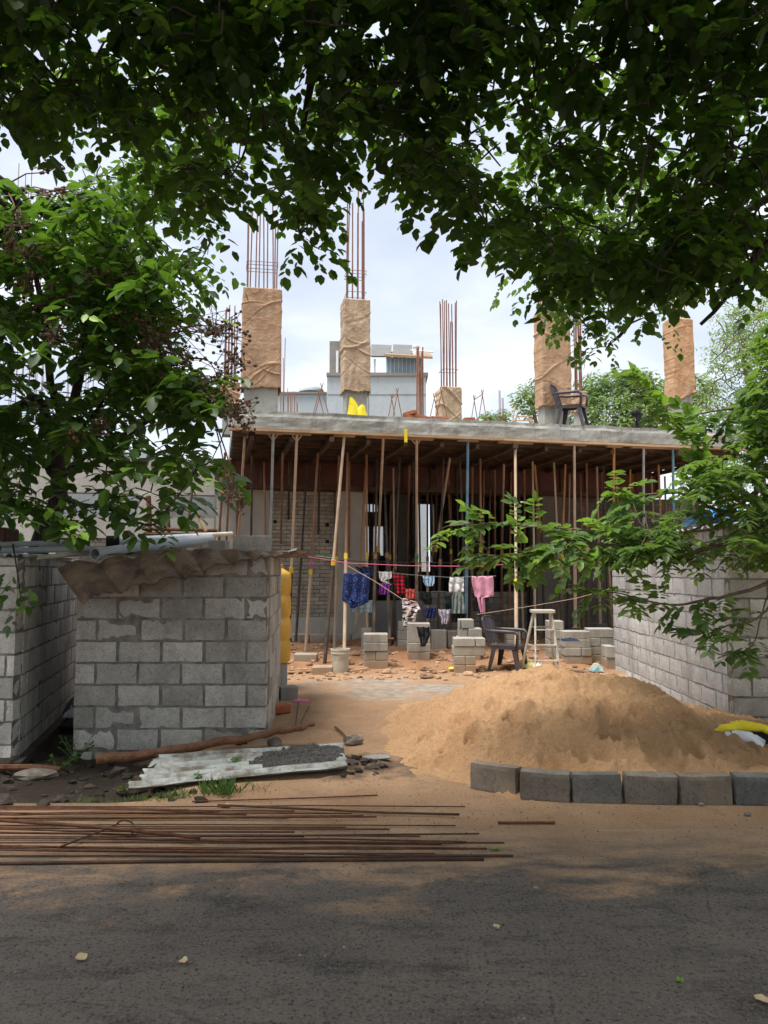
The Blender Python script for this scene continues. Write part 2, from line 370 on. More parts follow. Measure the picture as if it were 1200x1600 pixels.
M['blue_tarp'] = simple('bright blue tarpaulin', (.01,.16,.50), (.02,.26,.70), 3, .5, .3, 12, .02)
M['tile_brown'] = simple('brown roof edge', (.25,.17,.10), (.34,.24,.15), 5, .9, .2)
M['white_paint'] = simple('white painted metal', (.62,.64,.65), (.74,.75,.75), 3, .6, .1)
M['black_pl'] = simple('black cloth', (.010,.010,.012), (.025,.024,.028), 6, .9, .3, 30, .01)
M['yellow_cloth'] = simple('yellow woven plastic', (.72,.55,.01), (.82,.68,.03), 8, .6, .5, 25, .02, spec=.4)
M['cord_pink'] = simple('pink cord', (.62,.10,.20), (.66,.14,.25), 8, .8, 0)
M['cord_black'] = simple('black cord', (.01,.01,.01), (.02,.02,.02), 8, .8, 0)
M['cord_tan'] = simple('jute cord', (.40,.29,.18), (.50,.37,.24), 8, .9, 0)
M['cord_green'] = simple('green cord', (.05,.35,.15), (.08,.42,.2), 8, .8, 0)
M['wire'] = simple('grey wire', (.15,.15,.15), (.25,.25,.25), 8, .6, 0)
def mk_leaf(name, a, b, c3, trans=.45, tcol=(.25,.42,.03), rough=.42):
    t = NT(name); i = t.island(); c = t.mix(i, a, b); c = t.mix(t.ramp(i, .90, .97), c, c3)
    c = t.mix(t.ramp(t.noise(1.2, 3), .4, .65), c, t.mix(.35, c, tuple(x*1.3 for x in b)))
    t.fin(c, rough, spec=.35)
    tr = t.n.new('ShaderNodeBsdfTranslucent'); mxs = t.n.new('ShaderNodeMixShader'); mxs.inputs[0].default_value = trans
    tcn = t.mix(.55, c, tcol); t.l.new(tcn, tr.inputs[0])
    out = t.n['Material Output']; t.l.new(t.b.outputs[0], mxs.inputs[1]); t.l.new(tr.outputs[0], mxs.inputs[2]); t.l.new(mxs.outputs[0], out.inputs[0])
    return t.m
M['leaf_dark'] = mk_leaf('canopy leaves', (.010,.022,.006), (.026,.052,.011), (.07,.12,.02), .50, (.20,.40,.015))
M['leaf_small'] = mk_leaf('small canopy leaves', (.035,.075,.018), (.07,.13,.028), (.12,.20,.035), .45, (.19,.37,.02))
M['leaf_left'] = mk_leaf('broad glossy leaves', (.024,.056,.013), (.052,.105,.025), (.14,.24,.03), .42, (.19,.38,.02), .42)
M['leaf_right'] = mk_leaf('paired oval leaves', (.065,.125,.037), (.13,.22,.065), (.26,.40,.06), .42, (.30,.5,.04), .36)
M['leaf_bright'] = mk_leaf('fresh young leaves', (.16,.30,.04), (.24,.42,.06), (.30,.5,.08), .4, (.3,.5,.05), .4)
M['leaf_far'] = mk_leaf('distant tree leaves', (.10,.18,.06), (.19,.29,.10), (.26,.36,.13), .35, (.3,.45,.1), .6)
M['leaf_feather'] = mk_leaf('feathery leaves', (.13,.22,.07), (.24,.34,.12), (.3,.4,.15), .35, (.3,.45,.1), .6)
M['grass'] = mk_leaf('weed grass', (.06,.13,.03), (.11,.2,.05), (.2,.3,.08), .3, (.2,.4,.04), .5)
M['dry_leaf'] = simple('dry fallen leaf', (.42,.30,.16), (.56,.44,.26), 20, .8, .1)
# ================================================================= ground, road, sand
def sstep(a, b, x):
    t = max(0, min(1, (x-a)/(b-a))); return t*t*(3-2*t)
def gh(x, y):
    h = 0.0
    pit = sstep(-1.35, -2.1, x)*sstep(5.35, 5.75, y)*(1-sstep(8.6, 9.6, y))
    h -= .17*pit
    if pit > 0: h += pit*.05*fbm(x*3.1, y*3.1, 2)
    r = sstep(12.1, 13.6, y)
    h += r*.13 + r*(1-sstep(17, 18, y))*.12*max(0, fbm(x*1.3, y*1.3, 5))
    q = sstep(5.4, 6.2, y)
    h += q*(.018*fbm(x*1.2, y*1.2, 1) + .008*fbm(x*6, y*6, 3))
    h += .06*math.exp(-((x+.2)**2+(y-6.3)**2)/.10)*(1+.8*fbm(x*9, y*9, 4))
    return h if y > 5.2 else 0.0
g = MB(); nx, ny = 240, 300
xs = np.linspace(-9, 11, nx+1); ys = np.concatenate([np.linspace(-8, 5.2, 21)[:-1], np.linspace(5.2, 9, 121)[:-1], np.linspace(9, 34, ny-140+1)])
for y in ys:
    for x in xs: g.v.append((x, y, gh(x, y)))
for j in range(len(ys)-1):
    for i in range(nx):
        a = j*(nx+1)+i; g.f.append((a, a+1, a+nx+2, a+nx+1))
for (x0, x1, y0, y1) in ((-600,-9,-400,900), (11,600,-400,900), (-9,11,-400,-8)):
    g.add([(x0,y0,0),(x1,y0,0),(x1,y1,0),(x0,y1,0)], [(0,1,2,3)])
g.add([(-9,34,.13),(11,34,.13),(11,900,0),(-9,900,0)], [(0,1,2,3)])
structure(g.build('ground', M['ground'], smooth=True))
rd = MB()
def rfn(u, v):
    x = -40+80*u; y = -12+(17.1)*v; return (x, y, .004 if v < .99 else -.006)
rd.grid(80, 40, rfn)
structure(rd.build('road', M['road'], smooth=True))
# far yard, pale, seen through the openings at the back of the building
# ---- sand pile
ridge = [(-.1,0),(.15,.08),(.5,.26),(.85,.46),(1.2,.60),(1.65,.70),(2.0,.63),(2.35,.60),(2.55,.53),(2.75,.38),(3.0,.27),(3.4,.21),(3.8,.16),(4.6,.10),(5.6,0)]
dents = [(1.5,7.0,.08,.03),(2.1,7.0,.07,.02),
         (1.15,7.2,.06,.02)]
DENT2 = []
def sandh(x, y):
    rx = np.interp(x, [p[0] for p in ridge], [p[1] for p in ridge])
    yr = 7.25 - .35*sstep(2.3, 3.4, x)
    ft = 5.42 if x > .9 else 5.42 + (.9-x)*.75
    bk = 9.6
    if y < yr: f = max(0, (y-ft)/(yr-ft))
    else: f = max(0, (bk-y)/(bk-yr))
    f = math.sin(min(1, f)*math.pi/2)**1.0 if f < 1 else 1
    base = rx*f
    near = .16*sstep(.6, 1.6, x)*(1-sstep(4.5, 5.5, x))*sstep(5.36, 5.5, y)*(1-sstep(7, 9, y))
    h = max(base, near*.95)
    w = min(1, h/.08)
    h += w*(.05*fbm(x*1.7, y*1.7, 9) + .034*fbm(x*5, y*5, 11) - .07*abs(fbm(x*2.6, y*2.6, 15)) + .03*(1-abs(fbm(x*6.5,y*6.5,19)))**6 + .022*fbm(x*11, y*11, 12, 3) + .010*fbm(x*30, y*30, 13, 2))
    for (dx, dy, r, d) in dents:
        q = ((x-dx)**2+((y-dy)*.8)**2)/(r*r)
        if q < 9: h += (-d*2.1*math.exp(-q*q*.8) + d*.45*math.exp(-(math.sqrt(q)-1.5)**2*2.5))*w
    for (dx, dy, r, d) in DENT2:
        q = ((x-dx)**2+((y-dy)*.75)**2)/(r*r)
        if q < 8: q *= (1+.35*fbm(x*14, y*14, 31)); h += -d*math.exp(-q*q*q*.6)*1.3 + d*.35*math.exp(-(math.sqrt(abs(q))-1.45)**2*6)
    return h - .035
for (px_, py_, r_, d_) in ((808,1128,.085,.10),(816,1076,.05,.06),(872,1056,.08,.05),(835,1100,.04,.03),(952,1118,.07,.06),(950,1150,.06,.07),(1035,1180,.12,.08),(905,1182,.05,.05),(940,1180,.05,.05),(855,1185,.06,.05),(740,1150,.06,.05),(700,1165,.055,.05),(665,1150,.05,.04),(690,1190,.06,.04),(650,1175,.05,.035),(780,1178,.07,.05),(1000,1110,.06,.04),(770,1100,.05,.035),(900,1120,.05,.03),(1075,1160,.07,.05),(720,1120,.05,.035)):
    d3 = ray(px_, py_); t_ = 4.5
    while t_ < 9 and 1.6+d3.z*t_ > sandh(d3.x*t_, d3.y*t_): t_ += .01
    DENT2.append((d3.x*t_, d3.y*t_-.02, r_*1.15, d_*(1.6 if py_ < 1165 else .8)))
sm = MB(); NX, NY = 330, 280
for j in range(NY+1):
    y = 5.30 + (9.7-5.30)*(j/NY)**1.15
    for i in range(NX+1):
        x = -.5 + 6.3*i/NX; sm.v.append((x, y, sandh(x, y)))
for j in range(NY):
    for i in range(NX):
        a = j*(NX+1)+i; sm.f.append((a, a+1, a+NX+2, a+NX+1))
tag(sm.build('sand_pile', M['sand'], org=(1.8,7.2,0), smooth=True), 'big heap of orange sand with footprints behind the kerb stones', 'sand pile')
# ---- kerb stones
ks = [((733,1233),(807,1246),1190,1198),((812,1250),(891,1255),1203,1205),((895,1255),(974,1257),1206,1208),((977,1257),(1060,1258.5),1208,1210),((1063,1258.5),(1147,1259),1210,1212),((1150,1259),(1236,1260),1212,1213)]
kl = ['tilted end kerb stone at the left of the row holding back the sand', 'kerb stone second in the row, touching the tilted end stone', 'kerb stone third in the row below the sand heap', 'brownish kerb stone fourth in the row, in the middle of the sand front', 'dark wide kerb stone fifth in the row below the sand', 'last kerb stone at the right edge of the photo']
for i, (a, b, ta, tb) in enumerate(ks):
    A = gnd(*a); B = gnd(*b); h = .208; d = (B-A); n = Vector((-d.y, d.x, 0)).normalized()
    k = MB(); t = .062; X = d.normalized()
    k.rbox((A+B)/2 + n*t + Vector((0,0,h/2-.012)), (d.length/2+.001, t, h/2+.004), (X, n, Vector((0,0,1))), .007, .03, i)
    o = k.build('kerb_stone', M['kerb'], org=(A+B)/2)
    o.rotation_euler = (R([-4,2,-3,4,-1,2][i]), R([1.6,.6,-1.0,.8,-.7,.5][i]), 0)
    tag(o, kl[i], 'kerb stone', 'kerb stones edging the sand heap')
# ---- reinforcement rods on the road edge
def rod(pts, r, mat, label, group='rusty steel rods lying along the road'):
    m = MB(); m.tube(pts, r, 6); o = m.build('steel_rod', mat, org=pts[0], smooth=True); tag(o, label, 'steel rod', group); return o
random.seed(5)
rows = []; RODS = []
WORDN = 'one two three four five six seven eight nine ten eleven twelve thirteen fourteen fifteen sixteen seventeen eighteen nineteen twenty twenty-one twenty-two twenty-three twenty-four twenty-five twenty-six twenty-seven twenty-eight twenty-nine thirty thirty-one thirty-two'.split()
for k in range(9): rows.append((1262+k*2.3+random.uniform(-1,1), random.choice([300,390,470,560,640,715,400,330]), 5.0))
for k in range(17): rows.append((1288+k*3.2+random.uniform(-1.5,1.5), random.choice([480,560,650,720,760,790,700,600,742]), 4.0))
for k, (py, xe, _) in enumerate(rows):
    py2 = py + random.uniform(-5, 4) + (1276-1270)*.8
    py += random.uniform(-2,2); A = gnd(-60, py+random.uniform(-3,3)); B = gnd(xe+random.uniform(-30,30), min(1341, max(1264, py2)))
    r = random.choice([.0035,.004,.005,.0055]); A.z = B.z = .004+r*random.choice([1,1,1.6,2.8])
    dirv = (A-B).normalized(); A2 = A + dirv*random.uniform(.5, 3)
    mid = A2.lerp(B, .6) + Vector((0, random.uniform(-.05,.05), .0)); mid.z = (A.z+B.z)/2
    lab = 'long rusty rod in the farther strand of the bundle across the road edge' if k < 9 else 'long rusty rod in the nearer thick strand of the bundle across the road edge'
    RODS.append(((A.y+B.y)/2, k < 9, rod([A2, A2.lerp(mid,.5)+Vector((0,random.uniform(-.03,.03),0)), mid, mid.lerp(B,.5)+Vector((0,random.uniform(-.03,.03),0)), B], r, random.choice([M['rust'], M['rust'], M['rust_dark']]), lab)))
for far_ in (True, False):
    for i_, q_ in enumerate(sorted([t for t in RODS if t[1] == far_], key=lambda t: t[0])):
        q_[2]['label'] = 'rusty rod in the %s strand of the bundle, number %s from the road side' % ('farther thin' if far_ else 'nearer thick', WORDN[i_])
def gz(px, py, z): p = gnd(px, py); p.z = z; return p
rod([gz(-70,1354,.013), gz(300,1349,.013), gz(756,1346,.013)], .009, M['rust_dark'], 'dark steel rod lying alone in front of the bundle, nearest the camera')
rod([gz(-60,1288,.04), gz(140,1303,.046), gz(312,1323,.05)], .011, M['rust'], 'thick brown rod lying slantwise on top of the bundle')
rod([gz(778,1288,.011), gz(867,1288,.011)], .008, M['rust'], 'short rusty rod lying on sand to the right of the bundle')
rod([gz(340,1262,.018), gz(600,1274,.018), gz(718,1277,.018)], .008, M['rust_dark'], 'rod jutting rightwards out of the farther strand onto the sand')
rod([gz(300,1255,.012), gz(480,1250,.014), gz(590,1245,.012)], .005, M['rust'], 'thin rod half buried in sand behind the bundle, farthest of all')
hp = [gz(90,1330,.02), gz(150,1312,.04), gz(185,1300,.05)]
for k in range(9):
    a = math.pi*(.95-k/8*1.25); hp.append(gz(197+14*math.cos(a), 1302-9*math.sin(a)+k*.3, .055-.003*k))
rod(hp, .006, M['rust_dark'], 'thin rod with its end bent into a hook, on top of the bundle')
# ---- litter on the road
lv = [((127,1502),.036,'large dry leaf with ragged edge on the asphalt at lower left'),((287,1507),.022,'small brown leaf on the asphalt, between the two pale ones'),((353,1261),.035,'pinkish dry leaf resting on the far rods'),
      ((1063,1538),.016,'pale green leaf fragment on the asphalt near the lower right'),((1192,1568),.034,'curled pale leaf at the bottom right edge'),((774,1330),.03,'yellow leaf on sand just right of the rods'),((776,1454),.022,'small white petal on the asphalt below the sand spill')]
for (p, s, lab) in lv:
    c = gnd(*p); m = MB(); n = 10; rr = random.Random(int(p[0]))
    pts = [c + Vector((math.cos(2*math.pi*k/n)*s*rr.uniform(.65,1.1), math.sin(2*math.pi*k/n)*s*.8*rr.uniform(.6,1.1), .012+rr.uniform(0,.014))) for k in range(n)]
    m.add([c+Vector((0,0,.008))]+pts, [(0, 1+k, 1+(k+1) % n) for k in range(n)])
    o = m.build('fallen_leaf', M['dry_leaf'] if p[0] not in (1063,774) else M['leaf_bright'], org=c); so_ = o.modifiers.new('s', 'SOLIDIFY'); so_.thickness = .001
    tag(o, lab, 'leaf', 'fallen leaves on the road')
peb = MB(); rr = random.Random(3)
for k in range(500):
    px, py = rr.uniform(0,1200), 1370+230*rr.random()**.8
    c = gnd(px, py); s = rr.uniform(.0015,.004)*(1.8 if rr.random() < .06 else 1)
    peb.blob((c.x, c.y, .004+s*.4), (s*1.2, s, s*.8), .25, 0, k)
for k in range(650):
    px, py = rr.uniform(380,1200), rr.uniform(1170,1370)
    c = gnd(px, py); s = rr.uniform(.002,.005)
    peb.blob((c.x, c.y, max(.004, gh(c.x,c.y))+s*.3), (s*1.2, s, s*.8), .25, 0, k)
stuff(tag(peb.build('grit', M['stone']), 'loose grit and pebbles strewn over road and sand', 'grit'))
for (p, s, lab) in [((848,1451),.011,'reddish pebble on the asphalt, midway between kerb stones and lower edge'),((558+0,1381),.009,'pale pebble on the asphalt just below the rods'),((880,1541),.009,'grey pebble on the asphalt near the bottom centre'),
                    ((837,1389),.012,'small dark pebble on the asphalt under the sand spill'),((1168,1275),.02,'brown stone on the sand below the last kerb stones'),((1095,1259),.018,'flat pale stone against the fifth kerb stone')]:
    c = gnd(*p); m = MB(); m.blob((c.x, c.y, s*.5), (s*1.2, s, s*.7), .25, 1, int(p[0])); tag(m.build('pebble', M['stone'], org=c), lab, 'pebble')

# ================================================================= block walls
def wall(mb, mort, p0, p1, z0, z1, rough=False,  th=.15, L=.4, H=.2, joint=.014, side=1, skip=None, jit=.004, seed=0, half0=False, openings=()):
    rr = random.Random(seed); p0, p1 = Vector(p0), Vector(p1); d = p1-p0; d.z = 0; ln = d.length; X = d.normalized(); N = Vector((-X.y, X.x, 0))*side
    Z = Vector((0,0,1)); r = 0; z = z0
    while z < z1-.02:
        hh = min(H, z1-z); x = 0; first = True
        while x < ln-.01:
            w = (L/2 if (first and ((r % 2 == 0) != half0)) else L); first = False
            w = min(w*(1+rr.uniform(-.02,.02)), ln-x)
            if ln-x-w < .07: w = ln-x
            cx, cz = x+w/2, z+hh/2
            if not any(a-.02 < cx < b+.02 and c-.02 < cz < e_+.02 for (a, b, c, e_) in openings):
                j = rr.uniform(-jit, jit); tl_ = rr.uniform(-.010,.010)*min(1, jit/.004); X2 = (X+Z*tl_+N*rr.uniform(-.012,.012)).normalized(); N2 = Z.cross(X2).normalized()*(1 if N.dot(Z.cross(X2)) > 0 else -1); Z2 = X2.cross(N2); Z2 = Z2 if Z2.z > 0 else -Z2
                q1, q2 = joint/2*rr.uniform(.5,1.5), joint/2*rr.uniform(.5,1.4)
                if rough: mb.rbox(p0 + X*cx + N*(th/2+j) + Z*cz, (max(.01,w/2-q1*.7), th/2, max(.01,hh/2-q2*.7)), (X2, N2, Z2), .006, .05, cx*7+cz)
                else: mb.box(p0 + X*cx + N*(th/2+j) + Z*cz, (max(.01,w/2-q1), th/2, max(.01,hh/2-q2)), (X2, N2, Z2), min(.007, th/4))
            x += w
        z += hh; r += 1
    if not openings: mort.box(p0 + X*(ln/2) + N*(th/2) + Z*((z0+z1)/2), (ln/2-.012, th/2-.009, (z1-z0)/2-.004), (X, N, Z))
    else:
        xs_ = sorted({.0, ln} | {v for o in openings for v in o[:2] if 0 < v < ln}); zs_ = sorted({z0, z1} | {v for o in openings for v in o[2:] if z0 < v < z1})
        for a, b in zip(xs_, xs_[1:]):
            for c, e_ in zip(zs_, zs_[1:]):
                mx_, mz_ = (a+b)/2, (c+e_)/2
                if any(o[0] < mx_ < o[1] and o[2] < mz_ < o[3] for o in openings): continue
                mort.box(p0 + X*mx_ + N*(th/2) + Z*mz_, ((b-a)/2, th/2-.009, (e_-c)/2), (X, N, Z))
def corrugated(mb, f00, f10, f01, f11, nwave, amp, along='v', nu=None, nv=10, th=.004, extra=None):
    # bilinear patch, waves counted across u; ridges run along v
    nu = nu or nwave*8
    def fn(u, v, off=0):
        p = (f00*(1-u)+f10*u)*(1-v)+(f01*(1-u)+f11*u)*v
        n = (f10-f00).cross(f01-f00).normalized()
        w = math.sin(u*nwave*2*math.pi); w = max(-1, min(1, w*1.5))
        p = p + n*(amp*w+off)
        if extra: p = p + extra(u, v)
        return p
    mb.grid(nu, nv, lambda u, v: fn(u, v)); mb.grid(nu, nv, lambda u, v: fn(u, v, -th))

# ---- centre-left hut
HF = 7.3
hut = thing('block_hut', (-2.0, 8.4, 0), 'small grey block hut under a rusty drooping tin roof, left of the yard', 'hut')
wmb, mmb = MB(), MB()
wall(wmb, mmb, (-2.96,HF,0), (-1.115,HF,0), -.30, 1.76, rough=True, H=.206, L=.412, seed=3, side=1, joint=.017, jit=.006)
wall(wmb, mmb, (-1.115-.0,HF+.155,0), (-1.34,9.9,0), -.30, 1.76, H=.206, L=.412, seed=4, side=1, joint=.010)
wall(wmb, mmb, (-2.81,HF+.155,0), (-2.95,9.9,0), -.30, 1.70, H=.206, L=.412, seed=5, side=1)
wall(wmb, mmb, (-2.8,9.75,0), (-1.5,9.75,0), -.30, 1.70, H=.206, L=.412, seed=6, side=1)
wo1 = wmb.build('wall', M['block'], hut); mo1 = mmb.build('mortar', M['mortar'], wo1)
# roof: top sheet and a drooping front lip
rf = MB()
front = [(98,905,7.0),(130,940,6.85),(158,934,6.86),(190,928,6.88),(235,913,6.95),(288,903,7.0),(300,893,7.1),(340,890,7.15),(372,886,7.18),(410,878,7.2),(452,868,7.2)]
crest = [(92,888,7.45),(122,886,7.4),(150,878,7.38),(185,874,7.36),(225,868,7.34),(268,864,7.34),(300,866,7.33),(340,870,7.33),(372,870,7.33),(410,866,7.33),(456,863,7.33)]
Fp = [at(*p) for p in front]; Cp = [at(*p) for p in crest]
def lerpl(L_, u):
    x = u*(len(L_)-1); i = min(int(x), len(L_)-2); return L_[i].lerp(L_[i+1], x-i)
def roofp(u, v, off=0):
    a, b = lerpl(Fp, u), lerpl(Cp, u); back = Vector((b.x*1.0-.10, 9.95, b.z+.02))
    if v < .3: p = a.lerp(b, v/.3); dn = Vector((0,-.5,.5))
    else: p = b.lerp(back, (v-.3)/.7); dn = Vector((0,0,1))
    amp = .018 + .050*(1-u)
    q = (u + .012*fbm(u*5, 0, 8) - .05*v)*6.0; tri = abs((q % 1)*2-1)*2-1
    return p + dn*(amp*max(-.85, min(.9, 1.5*tri)) + off + .012*fbm(u*7, v*2, 3)) + Vector((0,0,-.03*abs(fbm(u*9,7,7)) if v < .02 else 0))
rf.grid(150, 18, lambda u, v: roofp(u, .3+.7*v)); rf.grid(150, 18, lambda u, v: roofp(u, .3+.7*v, -.006))
TT = [(90,889,7.30),(150,873,7.36),(203,866,7.36),(252,862,7.34),(299,860,7.32),(342,861,7.30),(385,862,7.28),(420,862,7.28),(456,863,7.28)]
BB = [(129,944,6.84),(190,927,6.88),(240,913,6.95),(290,906,6.98),(316,893,7.05),(366,883,7.16),(398,876,7.19),(430,870,7.2),(460,866,7.2)]
for i_ in range(8):
    a0, a1, b0, b1 = at(*TT[i_]), at(*TT[i_+1]), at(*BB[i_]), at(*BB[i_+1]); hgt = (a1-a0).length*.17+.01
    def pf(u, v, off=0, a0=a0, a1=a1, b0=b0, b1=b1, hgt=hgt, i_=i_):
        p = (a0*(1-u)+a1*u)*(1-v)+(b0*(1-u)+b1*u)*v; nn_ = (a1-a0).cross(b0-a0).normalized(); nn_ = nn_ if nn_.y < 0 else -nn_
        rag = .012*fbm(u*6+i_*3, 1, 9)*(v > .99) - .02*abs(fbm(u*2.5+i_*5, 3, 2))*(v > .99)
        return p + nn_*(hgt*math.sin(math.pi*u)*(.55+.45*v)-.02*math.sin(math.pi*v)+off+.006*fbm(u*3+i_, v*3, 5)) + Vector((0,0,rag))
    rf.grid(14, 10, pf); rf.grid(14, 10, lambda u, v: pf(u, v, -.006))
rfo = rf.build('roof', M['sheet_roof'], hut); rfo['label'] = 'rusty corrugated sheet whose left end droops'
edge = MB()
def ep(u, v, off=0):
    p = roofp(.55+.45*u, .16+.5*v) + Vector((.02+.03*u, 0, .016+off)); return p
edge.grid(90, 14, ep); edge.grid(90, 14, lambda u, v: ep(u, v, .005))
eo = edge.build('roof', M['sheet_flat'], hut, smooth=True); eo['label'] = 'pale tin sheet on the right part of the roof'
# ---- far-left hut
hl = thing('block_hut', (-4.6, 8.4, 0), 'pale block hut at the left edge with soot marks on its side wall', 'hut')
w2, m2 = MB(), MB()
wall(w2, m2, (-5.8,6.9,0), (-3.33,6.9,0), -.35, 1.73, rough=True, seed=13, H=.2)
wall(w2, m2, (-3.33,6.9+.155,0), (-4.20,10.8,0), -.35, 1.76, rough=True, seed=14, side=1, H=.2, joint=.01)
wall(w2, m2, (-4.3,10.8,0), (-6.2,10.8,0), -.35, 1.76, seed=15, H=.2)
w2o = w2.build('wall', M['block_left'], hl); m2.build('mortar', M['mortar'], w2o)
ft = MB(); ft.box((-4.6,6.88,-.19), (1.33,.10,.13), None, .02); ft.bar((-3.27,6.80,-.19), (-4.15,10.8,-.19), .14, .22); ft.build('footing', M['dirt'], hl)
rl = MB()
corrugated(rl, at(-160,868,6.95), Vector((-3.22,6.85,1.745)), Vector((-7.6,9.6,1.80)), Vector((-3.75,9.4,1.80)), 12, .015, nv=6)
rl.build('roof', M['tin'], hl, smooth=True)
# ---- right hut
hr = thing('block_hut', (4.6, 10, 0), 'white block hut behind the sand heap, half covered by the leafy branch', 'hut')
w3, m3 = MB(), MB()
wall(w3, m3, (3.76,12.5,0), (3.655,8.155,0), -.12, 2.06, rough=True, seed=23, side=1, joint=.012, H=.205)
wr = w3.build('wall', M['block_pale'], hr); m3.build('mortar', M['mortar_pale'], wr)
w4, m4 = MB(), MB()
wall(w4, m4, (3.64,8,0), (7.2,8.0,0), -.12, 2.06, rough=True, seed=24, H=.205); w5 = w4; m5 = m4; w4, m4 = MB(), MB(); wall(w4, m4, (3.9,12.35,0), (7.2,12.35,0), -.12, 2.06, seed=25, H=.205)
w4.build('wall', M['block'], hr); wr2 = w5.build('wall', M['block'], hr); m5.build('mortar', M['mortar'], wr2); wr2['label'] = 'front wall under the branches, its shade put into darker grey'; m4.build('mortar', M['mortar'], wr2)  # front wall takes a darker block colour for the shade of the branches
rr_ = MB(); corrugated(rr_, Vector((3.55,7.85,2.09)), Vector((3.65,12.7,2.09)), Vector((7.4,7.85,2.3)), Vector((7.4,12.7,2.3)), 26, .018, nv=4)
rr_.build('roof', M['tin'], hr, smooth=True)
tp = MB(); c0 = at(1140,829,9.6)
tp.grid(24, 10, lambda u, v: Vector((4.0+1.5*u, 9.0+1.2*v, 2.22+.12*math.sin(math.pi*v)*(1+.5*math.sin(7*u))+.05*fbm(u*6,v*6,2))))
tp.grid(24, 10, lambda u, v: Vector((4.0+1.5*u, 9.0+1.2*v*.98, 2.20+.10*math.sin(math.pi*v)*(1+.5*math.sin(7*u))+.05*fbm(u*6,v*6,2))))
tag(tp.build('tarpaulin', M['blue_tarp'], org=(4.7,9.6,2.1), smooth=True), 'bright blue tarpaulin on the right hut roof behind the leaves', 'tarpaulin')
tk = MB(); tk.bar(at(1000,846,10.9), at(1060,838,10.0), .10, .05)
tag(tk.build('roof_batten', M['white_paint'], org=at(1000,846,10.9)), 'pale board lying along the edge of the right hut roof', 'board')
# ---- things on the left roofs
def pipe(a, b, r, mat, label, cat='pipe', hollow=True, name='pvc_pipe', group='pipes lying on the hut roofs'):
    m = MB(); a, b = Vector(a), Vector(b); ln = (b-a).length; Z = (b-a).normalized(); X = Z.cross(Vector((0,0,1))).normalized(); Y = Z.cross(X)
    m.lathe(a, [(r*.86,.25),(r*.86,0),(r,0),(r,ln),(r*.86,ln),(r*.86,ln-.2)], 18, (X, Y, Z))
    o = m.build(name, mat, org=a, smooth=False); tag(o, label, cat, group); return o
pipe(at(148,866,7.25), at(328,842,9.3), .060, M['pvc'], 'fat grey pipe with its open end facing us on the middle hut roof')
pipe(at(-60,861,6.9), at(150,858,7.7), .028, M['pvc'], 'grey pipe crossing from the left edge below the fat pipe')
pipe(at(55,872,7.2), at(165,861,7.9), .022, M['bucket'], 'thin cream pipe just left of the fat pipe mouth')
pipe(at(172,846,8.6), at(330,838,10.2), .045, M['pvc'], 'grey pipe behind the fat pipe with a dark socket end')
pipe(at(215,842,9.2), at(362,834,10.4), .030, M['bucket'], 'cream pipe farthest back on the roofs')
pipe(at(-50,852,7.9), at(120,848,8.4), .030, M['pvc'], 'blue grey pipe at the left edge of the roofs, behind the trunk')
sp_ = MB(); sp_.lathe(at(166,846,8.5), [(.05,0),(.066,0),(.066,.14),(.05,.14)], 16, (Vector((0,0,1)), Vector((.3,-.95,0)), Vector((.95,.3,0)))); tag(sp_.build('pipe_socket', M['cord_black'], org=at(166,846,8.5)), 'black pipe socket beside the fat pipe on the roof', 'pipe fitting')
def loose(c, size, rz, label, mat='block_loose', group=None, name='cement_block', cat='cement block', base=None, ch=.008):
    m = MB(); c = Vector(c); X = Vector((math.cos(rz), math.sin(rz), 0)); Y = Vector((-math.sin(rz), math.cos(rz), 0))
    m.box(c+Vector((0,0,size[2]/2)), (size[0]/2, size[1]/2, size[2]/2), (X, Y, Vector((0,0,1))), ch)
    o = m.build(name, M[mat], org=c); tag(o, label, cat, group); return o
p = at(394,866,7.45); loose((p.x,7.45,1.775), (.36,.16,.175), .03, 'larger cement block weighing down the tin roof of the middle hut', 'block', 'blocks weighing down the tin roof')
p = at(342,862,7.6); loose((p.x,7.6,1.775), (.17,.16,.135), -.1, 'smaller cement block next to the fat pipe on the tin roof', 'block', 'blocks weighing down the tin roof')
p = at(30,838,8.3); loose((-4.35,8.2,1.83), (.62,.35,.24), .05, 'dark box shaped bin on the far left hut roof', 'rust_dark', None, 'roof_box', 'box', ch=.02)
p = at(150,852,8.0); loose((-3.45,8.15,1.83), (.42,.30,.05), .05, 'flat dark slab on the left roof beside the trunk', 'concrete_dark', None, 'slab_piece', 'slab')
# ---- yellow tank behind the middle hut
tk = thing('water_tank', (-1.57, 10.45, 0), 'yellow ribbed plastic tank peeping out behind the middle hut', 'tank')
prof = [(0,0),(.235,0)]
zz = 0.35
for k in range(4):
    prof += [(.268,zz),(.282,zz+.03),(.288,zz+.12),(.288,zz+.20),(.282,zz+.27),(.268,zz+.295)]; zz += .305
prof += [(.16,zz+.06),(0,zz+.09)]
tb = MB(); tb.lathe((-1.565,10.45,.02), [(a, b) for a, b in prof if b >= .35 or b == 0][2:], 32)
tb.build('shell', M['tank_yellow'], tk, smooth=True)
ts = MB(); ts.lathe((-1.54,10.45,0), [(.0,.36),(.22,.36),(.22,0),(0,0)], 20); ts.build('stand', M['concrete_dark'], tk)
tl = MB(); tl.lathe((-1.54,10.45,zz-.02), [(.12,.09),(.14,.10),(.14,.15),(.02,.17),(0,.17)], 20); tl.build('lid', M['tank_yellow'], tk, smooth=True)
